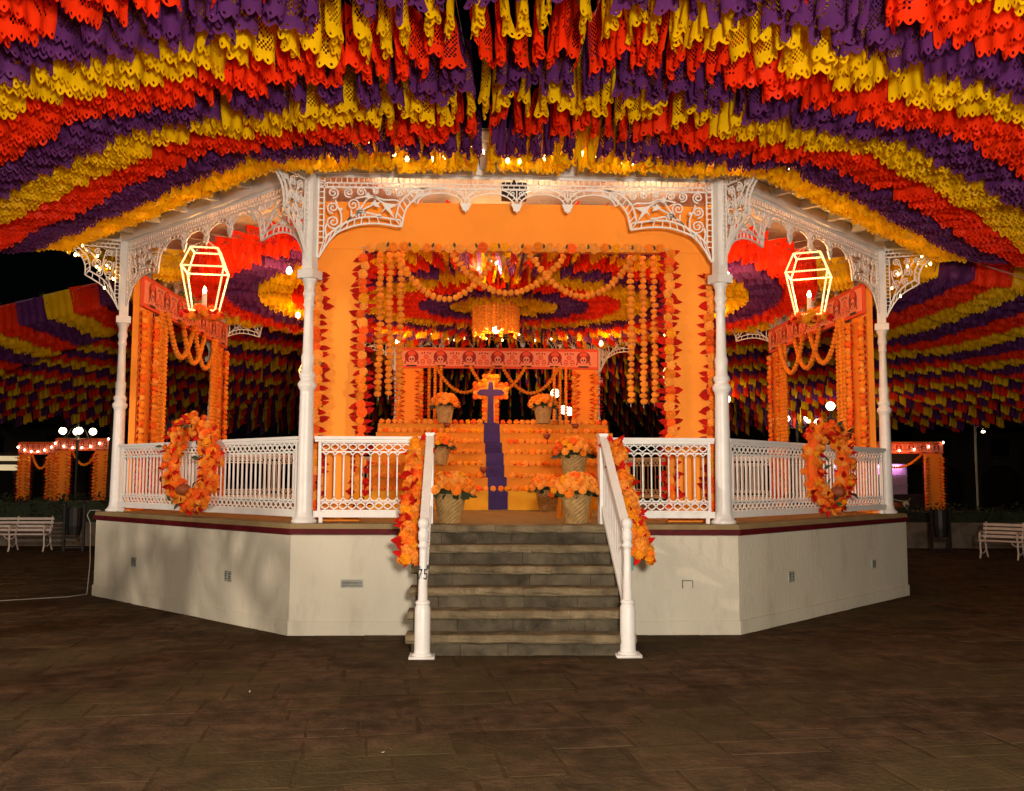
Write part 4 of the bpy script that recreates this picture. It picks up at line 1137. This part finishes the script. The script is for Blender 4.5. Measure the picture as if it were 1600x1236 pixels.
# ------------------------------------------------------------------ cables
m = MB(); m.tube([(-5.15,-2.15,1.06),(-5.27,-2.17,1.06),(-5.30,-2.18,1.0),(-5.25,-2.19,.9),(-5.235,-2.19,.4),(-5.25,-2.21,.02),(-5.4,-2.4,.012),(-6.0,-2.75,.012),(-6.8,-3.1,.012),(-7.6,-3.2,.012),(-9,-3.5,.012)], .005, 6)
tag(m.build('ground_cable', 'cable_white'), 'thin white cable on the paving running up the far left corner of the bandstand', 'cable')
a = Vector((*polar(6.08, 67.5), 4.52)); b = Vector((12.5, -1.2, 3.6))
m = MB(); m.tube([a.lerp(b, i/16)-Vector((0,0,.25*4*(i/16)*(1-i/16))) for i in range(17)], .007, 5)
tag(m.build('overhead_cable', 'cable_white'), 'thin pale cable stretched from the right eave corner across the dark', 'cable')

# ------------------------------------------------------------------ benches
def bench(loc, rz, label):
    t = thing('park_bench', label, 'bench', loc, rz, 'white iron benches round the plaza')
    t.scale = (.86, .80, .77)
    L = 1.62
    for i, (y, z) in enumerate(((-.22,.42),(-.13,.425),(-.04,.425),(.05,.42))):
        m = MB(); m.bevbox(-L/2, L/2, y-.036, y+.036, z, z+.025, .006); m.build('seat_slat', 'bench_paint', t)
    for i in range(4):
        z = .50+.095*i; y = .12+.035*i
        m = MB(); m.bevbox(-L/2, L/2, y-.012, y+.012, z, z+.062, .004, ); m.build('back_slat', 'bench_paint', t)
    for x in (-L/2+.05, 0, L/2-.05):
        m = MB()
        m.tube([(x,-.30,0),(x,-.27,.05),(x,-.23,.16),(x,-.26,.28),(x,-.25,.40),(x,-.10,.415),(x,.08,.41),(x,.14,.5),(x,.26,.84),(x,.25,.88)], .020, 6)
        m.tube([(x,.30,0),(x,.27,.05),(x,.18,.2),(x,.16,.32),(x,.08,.41)], .020, 6)
        m.tube([(x,-.25,.41),(x,-.30,.52),(x,-.28,.62),(x,-.20,.655),(x,-.05,.64),(x,.17,.66)], .018, 6)
        m.tube([(x, -.20+.05*cos(a), .56+.05*sin(a)) for a in [q*.7 for q in range(10)]], .010, 5)
        m.tube([(x,-.24,.18),(x,-.05,.10),(x,.18,.2)], .012, 5)
        m.build('side_frame', 'bench_paint', t)
    m = MB(); m.tube([(-.12+.12*(1-cos(a)), -.24, .41-.09*sin(a)) for a in [pi*q/10 for q in range(11)]], .010, 5); m.build('skirt_loop', 'bench_paint', t)
bench((-9.62, 4.95, 0), R_(4), 'white slatted iron bench at the far left edge in front of the dark hedge')
bench((9.78, 3.15, 0), R_(-45), 'white slatted iron bench at the far right edge in front of the dark planter')

# litter bins: dark frame with hanging basket
for loc, lab in (((-8.40, 4.85, 0), 'dark metal litter bin frame beside the left bench'), ((9.05, 4.75, 0), 'dark metal litter bin frame beside the right bench')):
    t = thing('litter_bin', lab, 'litter bin', loc)
    for x in (-.19, .19):
        m = MB(); m.box(x-.022, x+.022, -.022, .022, 0, .92); m.build('post', 'black_iron', t)
    m = MB(); m.box(-.168, .168, -.015, .015, .06, .09); m.box(-.168, .168, -.015, .015, .24, .27); m.build('cross_bar', 'black_iron', t)
    m = MB(); m.lathe([(.12,.32),(.15,.5),(.16,.86),(.165,.87),(.15,.87),(.13,.5),(.0,.36)], 14); m.build('basket', 'black_iron', t)

# ------------------------------------------------------------------ planters, hedges, trees
def leaf_cloud(m, n, fn, rg, s=(.05, .12)):
    for _ in range(n):
        p = Vector(fn()); a = Vector((rg.gauss(0,1), rg.gauss(0,1), rg.gauss(0,.7))).normalized(); b = a.cross(Vector((rg.gauss(0,1), rg.gauss(0,1), rg.gauss(0,1)))).normalized()
        l = rg.uniform(*s); w = l*.45
        m.add([p-a*l*.5, p+b*w*.5, p+a*l*.5, p-b*w*.5], [(0,1,2,3)])
def planter(x0, x1, y0, y1, hw, hh, label, hlabel, seed):
    rg = random.Random(seed)
    t = thing('planter_wall', label, 'low wall', ((x0+x1)/2, y0, 0)); cx = (x0+x1)/2
    m = MB(); m.box(x0-cx, x1-cx, 0, .22, -.02, hw); m.build('wall_face', 'planter_plaster', t)
    m = MB(); m.box(x0-cx-.02, x1-cx+.02, -.03, .25, hw+.001, hw+.05); m.build('coping', 'planter_plaster', t)
    hd = thing('hedge', hlabel, 'hedge', (cx, (y0+y1)/2, 0))
    m = MB(); m.box(x0-cx, x1-cx, -(y1-y0)/2+.35, (y1-y0)/2, 0, hh-.1); m.build('core', 'foliage_dark', hd)
    m = MB(); H = hh
    def fn():
        x = rg.uniform(x0-cx, x1-cx); 
        if rg.random() < .5: return (x, -(y1-y0)/2+.3+rg.uniform(-.06,.1), rg.uniform(hw, H))
        return (x, rg.uniform(-(y1-y0)/2+.25, (y1-y0)/2), H-.1+rg.uniform(-.05,.14)+.06*sin(x*3))
    leaf_cloud(m, int(900*(x1-x0)/4), fn, rg); tag(m.build('foliage', 'foliage_dark', hd), kind='stuff')
planter(-17.5, -6.2, 6.3, 8.2, .46, 1.02, 'low pale plaster planter wall behind the left bench', 'dark clipped hedge behind the left bench, under the red stalls', 1)
planter(8.3, 19.5, 6.0, 7.8, .50, .86, 'low stained plaster planter wall behind the right bench', 'dark clipped hedge behind the right bench', 2)
planter(-4.5, 5.5, 13.5, 15.5, .46, 1.0, 'low planter wall far behind the bandstand', 'dark hedge far behind the bandstand', 3)

def tree(x, y, hgt, cr, label, seed, trunk_r=.17):
    rg = random.Random(seed)
    t = thing('tree', label, 'tree', (x, y, 0), 0, 'dark trees round the plaza')
    m = MB(); P = [(0,0,-.05),(.03,.02,.5),(.05,-.02,hgt*.3),(.02,.04,hgt*.55)]
    m.tube(P, [trunk_r*1.25, trunk_r, trunk_r*.85, trunk_r*.6], 9)
    for i in range(7):
        a = i*.9+rg.uniform(-.3,.3); l = cr*rg.uniform(.6,.95); z0 = hgt*rg.uniform(.4,.55)
        m.tube([(.03,.02,z0),(.5*l*cos(a),.5*l*sin(a),z0+l*.4),(l*cos(a),l*sin(a),z0+l*.75)], [trunk_r*.45, trunk_r*.3, trunk_r*.1], 6)
    m.build('trunk', 'bark', t)
    m = MB(); cl = []
    for i in range(26):
        a = rg.uniform(0, 6.28); e = cr*math.sqrt(rg.random()); cl.append((e*cos(a), e*sin(a), hgt*.72+rg.uniform(-.3,.42)*hgt*.55*(1-.5*e/cr), rg.uniform(.35,.75)))
    def fn():
        c = rg.choice(cl); v = Vector((rg.gauss(0,1), rg.gauss(0,1), rg.gauss(0,.8))).normalized()*c[3]*rg.uniform(.5,1.05)
        return (c[0]+v.x, c[1]+v.y, c[2]+v.z)
    leaf_cloud(m, 2600, fn, rg, (.10, .22)); m.build('crown', 'foliage_dark', t)
tree(-9.75, 10.2, 7, 2.6, 'dark trunked tree between the red stalls and the bandstand at left', 1)
tree(-16.5, 11.5, 7.5, 3.0, 'dark tree at the left edge before the lit shop', 2)
tree(-13.0, 26, 9, 3.4, 'dark tree behind the red stalls at left', 3)
tree(19.5, 19, 8, 3.0, 'dark tree far right behind the stall', 4)
tree(14.5, 27, 9, 3.2, 'dark tree behind the stall at right', 5)
tree(24.5, 22, 7, 2.8, 'dark tree at the right edge before the yellow arcade', 6)

# ------------------------------------------------------------------ street lamps
def street_lamp(x, y, label, watt, zt=3.28, big=1.0):
    t = thing('street_lamp', label, 'street lamp', (x, y, 0), 0, 'black lamp posts with five globes')
    m = MB(); m.lathe([(.16,0),(.16,.12),(.11,.2),(.09,.55),(.06,.62),(.045,1.2),(.04,zt-.62),(.06,zt-.58),(.035,zt-.5),(.03,zt-.13),(.05,zt-.11),(.03,zt-.09)], 12); m.build('post', 'black_iron', t)
    for i in range(4):
        a = pi/4*.6+i*pi/2; c, s_ = cos(a), sin(a)
        m = MB(); m.tube([(0,0,zt-.62),(.18*c,.18*s_,zt-.68),(.36*c,.36*s_,zt-.62),(.42*c,.42*s_,zt-.54)], .014, 6); m.tube([(.02*c,.02*s_,zt-.25),(.2*c,.2*s_,zt-.38),(.3*c,.3*s_,zt-.62)], .008, 5); arm = m.build('arm', 'black_iron', t)
        m = MB(); m.lathe([(0,-.105),(.06,-.09),(.10,-.04),(.108,0),(.10,.04),(.06,.09),(0,.105)], 14, Matrix.Translation((.42*c,.42*s_,zt-.43))); m.build('globe', 'globe_glow', t, smooth=True)
    m = MB(); m.lathe([(0,-.105),(.06,-.09),(.10,-.04),(.108,0),(.10,.04),(.06,.09),(0,.105)], 14, Matrix.Translation((0,0,zt))); m.build('globe', 'globe_glow', t, smooth=True)
    point('lamp_light', (x, y-.0, zt-.75 if watt < 500 else zt-.1), watt, (1, .78, .50), .45 if watt > 500 else .2)
street_lamp(-12.66, 15, 'five globe lamp post glowing above the red stalls at left', 16)
street_lamp(8.29, 8.6, 'five globe lamp post seen through the right doorway of the bandstand, nearest', 10)
street_lamp(8.6, 12.0, 'five globe lamp post seen through the right doorway, a little farther back', 9, 3.6)
street_lamp(5.45, 8.9, 'five globe lamp post just right of the front right column, beyond the bandstand', 9, 3.9)
street_lamp(1.48, 8.6, 'five globe lamp post straight behind the altar, seen right of the cross', 14, 3.55)
# the plaza's five globe lamps on the near side, behind the viewer
street_lamp(-4.6, -19.0, 'five globe lamp post on the near side of the plaza, left', 600, 3.2)
street_lamp(4.8, -19.5, 'five globe lamp post on the near side of the plaza, right', 600, 3.2)
t = thing('added_side_light', 'added grey single headed light, unseen, under the outer ends of the near left bunting', 'street light', (-9.6, -10.4, 0))  # added unseen lamp; throws the palm's shadow onto the left plinth wall
m = MB(); m.tube([(0,-.12,0),(0,-.12,2),(0,-.12,3.45),(0,-.10,3.55),(0,0,3.60)], [.06,.05,.035,.03,.03], 8); m.build('pole', 'vent_grey', t)
m = MB(); m.lathe([(0,0),(.05,.0),(.12,.04),(.12,.07),(0,.10)], 12, Matrix.Translation((0,0,3.56))); m.build('lamp_cap', 'vent_grey', t)
m = MB(); m.lathe([(0,-.08),(.05,-.06),(.07,0),(.05,.06),(0,.08)], 12, Matrix.Translation((0,0,3.48))); m.build('globe', 'globe_glow', t, smooth=True)
point('added_side_light_lamp', (-9.6, -10.4, 3.32), 1400, (1, .82, .66), .06)
t = thing('added_floodlight', 'lit flood lamp on a black tripod behind the viewer, added in place of a flash', 'added_floodlight', (.25, -15.6, 0))  # added fixture, unseen; gives the frontal light of a flash at the camera
for i in range(3):
    a = i*2.094+.5; m = MB(); m.tube([(.5*cos(a), .5*sin(a), 0), (0, 0, .75)], .014, 6); m.build('leg', 'black_iron', t)
m = MB(); m.tube([(0,0,.6),(0,0,2.1)], .016, 6); m.build('pole', 'black_iron', t)
m = MB(); m.bevbox(-.22, .22, .02, .12, 2.1, 2.42, .02); m.build('housing', 'black_iron', t)
m = MB(); m.box(-.19, .19, .121, .127, 2.13, 2.39); m.build('lens', 'globe_glow', t)
point('added_flood_lamp', (.25, -15.25, 2.20), 2200, (1, .885, .75), .30)

rg = random.Random(64)
t = thing('shadow_palm', 'small unseen palm with drooping fronds, added to cast shadow on the left wall', 'palm tree', (-8.0, -8.6, 0))  # added out of view; its fronds streak the left plinth wall with shadow
m = MB(); m.tube([(0,0,-.02),(.03,.02,.8),(.02,.05,1.7),(0,.04,2.60)], [.13,.10,.09,.10], 10); m.build('trunk', 'bark', t)
for i in range(10):
    a = i*2.4+rg.uniform(-.2,.2); up_ = rg.uniform(.15,.75); L = rg.uniform(1.0,1.35)
    spine = [Vector((cos(a)*L*f, sin(a)*L*f, 2.58 + up_*L*f*1.3 - 1.15*L*f*f)) for f in [q/9 for q in range(10)]]
    m = MB(); m.tube(spine, [.014*(1-.08*q) for q in range(10)], 5)
    side = Vector((-sin(a), cos(a), 0))
    for q in range(2, 10):
        for s_ in (-1, 1):
            p = spine[q]; l = .42*sin(pi*(q+.6)/11)+.08; d = (side*s_*.75 + (spine[q]-spine[q-1]).normalized()*.6 + Vector((0,0,-.35))).normalized()
            b = d.cross(Vector((0,0,1))).normalized()*.030
            m.add([p-b*.5, p+d*l*.5-b, p+d*l+Vector((0,0,-.06)), p+d*l*.5+b, p+b*.5], [(0,1,2,3,4)])
    m.build('frond', 'foliage_dark', t)
# ------------------------------------------------------------------ market stalls
def stall_front(x0, x1, y, hgt, pw, label, seed, bulbs_lab, rz=0, stw=4):
    cx = (x0+x1)/2; w = x1-x0
    t = portal(label, rz, 0, w, pw, hgt, .42, -1, (hgt-.42, hgt-.03), 0, (cx, y, 0))
    k = 0
    for s_ in (-1, 1):
        for off, io in ((w/2-.02, 'outer'), (w/2-pw, 'inner')):
            leaf_garland('marigold_garland', f'red leaf garland on the {io} edge of the {"left" if s_ < 0 else "right"} pillar, {bulbs_lab}', 'garland',
                         (cx+s_*off, y-.08, .05), (cx+s_*off, y-.08, hgt-.45), .11, .055, (0,-1,0), (1,0,0), seed+k, False, 'leafy garlands on the stall fronts'); k += 1
    sl_ = thing('string_lights', f'string of bulbs hung across the top of the {bulbs_lab}', 'string lights', (cx, y-.16, hgt-.05))
    P = swag_pts((-w/2, 0, -.1), (w/2, 0, .05), .22, 12); m = MB(); m.tube(P, .006, 4); m.build('cord', 'black_iron', sl_)
    for i in range(7):
        p = P[int(i*2)]; m = MB(); m.lathe([(0,-.07),(.022,-.05),(.027,-.03),(.012,0)], 8, Matrix.Translation(p)); m.build('bulb', 'bulb_white', sl_, smooth=True)
    pompom_chain('flower_swag', f'looped marigold swag inside the {bulbs_lab}', 'flower swag', swag_pts((x0+pw, y+.1, hgt-.4), (x1-pw, y+.1, hgt-.4), .5), .05, None, False, seed)
    point('stall_lamp', (cx, y-.8, hgt-.55), stw, (1, .32, .10), .1)
    return t
stall_front(-15.95, -14.62, 18.3, 2.63, .36, 'red and orange stall doorway at far left beyond the hedge', 60, 'far left stall')
stall_front(-14.50, -12.75, 17.8, 2.75, .46, 'red and orange stall doorway under the globe lamp at left', 70, 'left lamp stall')
stall_front(12.6, 15.70, 18.0, 2.79, .62, 'orange stall doorway right of the bandstand with a pink lit room behind', 80, 'right stall', 0, 22)
t = thing('market_stall', 'pink lit stall room with dark awning behind the right stall doorway', 'stall', (14.1, 19.2, 0))
m = MB(); m.box(-1.5, 1.5, 1.3, 1.4, 0, 2.5); m.build('back_wall', 'stall_wall', t)
m = MB(); m.box(-1.6, 1.6, -.5, 1.4, 2.5, 2.58); m.box(-1.55, 1.55, -.55, -.5, 2.02, 2.58); m.build('awning', 'stucco_dark', t)
m = MB(); m.box(-1.3, 1.3, 1.18, 1.24, 1.92, 1.97); m.build('tube_lamp', 'tube_pink', t)
m = MB(); m.box(-1.4, 1.4, -.15, .35, 0, .95); m.build('counter', 'stall_counter', t)
m = MB(); 
for i in range(3): m.box(-1.4, 1.4, 1.0, 1.28, .9+.35*i, .93+.35*i)
m.build('shelf', 'stall_wall', t)
point('pink_lamp', (14.1, 20.2, 1.8), 30, (1, .45, .95), .15)
t = thing('griddle_hood', 'dark domed cooking hood on the counter of the pink lit stall', 'cooking hood', (14.05, 19.2, .95))
m = MB(); m.lathe([(.38,0),(.38,.1),(.36,.3),(.27,.48),(.12,.58),(0,.6)], 16); m.build('dome', 'tyre_black', t, smooth=True)
m = MB(); m.tube([(-.08,0,.6),(-.06,0,.68),(.06,0,.68),(.08,0,.6)], .015, 5); m.build('handle', 'black_iron', t)

# motorcycle by the stall
t = thing('motorcycle', 'parked motorcycle with reddish tank in front of the pink lit stall', 'motorcycle', (10.55, 10.5, 0), R_(20))
for x in (-.62, .62):
    m = MB(); m.tube([(x+.27*cos(a), 0, .30+.27*sin(a)) for a in [2*pi*q/20 for q in range(20)]], .055, 7, True); w = m.build('wheel', 'tyre_black', t)
    m = MB(); m.tube([(x+.19*cos(a), 0, .30+.19*sin(a)) for a in [2*pi*q/16 for q in range(16)]], .015, 5, True)
    for q in range(6): m.tube([(x,0,.30),(x+.19*cos(q*1.047),0,.30+.19*sin(q*1.047))], .006, 4)
    m.build('rim', 'vent_grey', w)
m = MB(); m.tube([(-.62,0,.30),(-.1,0,.42),(.2,0,.62),(.42,0,.78)], .035, 6); m.bevbox(-.18, .18, -.14, .14, .25, .52, .04); m.build('frame', 'black_iron', t)
m = MB(); m.tube([(.62,.08,.30),(.45,.08,.85)], .022, 6); m.tube([(.62,-.08,.30),(.45,-.08,.85)], .022, 6); m.tube([(.35,-.34,.98),(.43,-.2,.92),(.45,0,.90),(.43,.2,.92),(.35,.34,.98)], .014, 5); m.build('fork', 'vent_grey', t)
m = MB(); m.tube([(-.08,0,.70),(.08,0,.76),(.28,0,.76),(.38,0,.70)], [.05,.13,.13,.06], 10); m.build('tank', 'moto_red', t, smooth=True)
m = MB(); m.tube([(-.72,0,.76),(-.5,0,.72),(-.25,0,.70),(-.06,0,.70)], [.05,.10,.11,.07], 8); m.build('seat', 'tyre_black', t, smooth=True)
m = MB(); m.lathe([(0,-.05),(.085,-.04),(.09,.04),(0,.05)], 14, Matrix.Translation((.53,0,.82)) @ Matrix.Rotation(pi/2, 4, 'Y')); m.build('headlight', 'wax_white', t, smooth=True)

# ------------------------------------------------------------------ far buildings
def arcade(x0, x1, y, hgt, n, matn, label, lit=False):
    t = thing('building', label, 'building', ((x0+x1)/2, y, 0)); cx = (x0+x1)/2; w = (x1-x0)/n
    for i in range(n):
        a = x0-cx+w*i; pier = w*.16; oh = hgt*.52
        pts = [(a, 0), (a+pier, 0), (a+pier, oh*.6)] + [(a+w/2-(w/2-pier)*cos(q), oh*.6+(oh*.4)*sin(q)) for q in [pi*k/12 for k in range(1, 12)]] + [(a+w-pier, oh*.6), (a+w-pier, 0), (a+w, 0), (a+w, hgt), (a, hgt)]
        m = MB(); m.prism(pts, 0, .45); m.build('arch', matn, t)
        m = MB(); m.box(a+w*.35, a+w*.65, -.04, -.002, hgt*.64, hgt*.86); wd_ = m.build('window', 'window_dark', t)
        m = MB(); m.box(a+w*.32, a+w*.68, -.10, -.041, hgt*.61, hgt*.638); m.build('sill', matn, wd_)
    m = MB(); m.box(x0-cx, x1-cx, 3, 3.3, 0, hgt); m.build('back_wall', 'stucco_dark', t)
    m = MB(); m.box(x0-cx-.2, x1-cx+.2, -.3, 3.3, hgt+.001, hgt+.3); m.build('roof', 'stucco_dark', t)
    if lit:
        m = MB(); m.box(4.0-.6, 6.2, -.2, -.11, 1.75, 2.05); m.box(3.4, 6.2, -.2, -.11, 2.25, 2.5); m.build('lit_sign', 'window_lit', t)
arcade(24, 44, 38, 4.4, 6, 'stucco_yellow', 'dim yellow arcade building at the far right')
arcade(-40, -21, 36, 4.2, 6, 'stucco_dark', 'dark arcade at the far left with a lit band inside', True)
arcade(-6, 22, 44, 4.6, 8, 'stucco_dark', 'dark arcade building far behind the bandstand')
t = thing('light_pole', 'tall thin street light pole with one small white lamp at the far right', 'street light', (15.85, 16, 0))
m = MB(); m.tube([(0,0,0),(0,0,3.45)], .035, 7); m.tube([(0,0,3.2),(.15,0,3.22),(.28,0,3.14)], .02, 6); m.build('pole', 'vent_grey', t)
m = MB(); m.lathe([(0,-.03),(.05,-.02),(.06,.01),(.03,.04)], 10, Matrix.Translation((.27,0,3.04))); m.build('lamp_head', 'bulb_white', t, smooth=True)
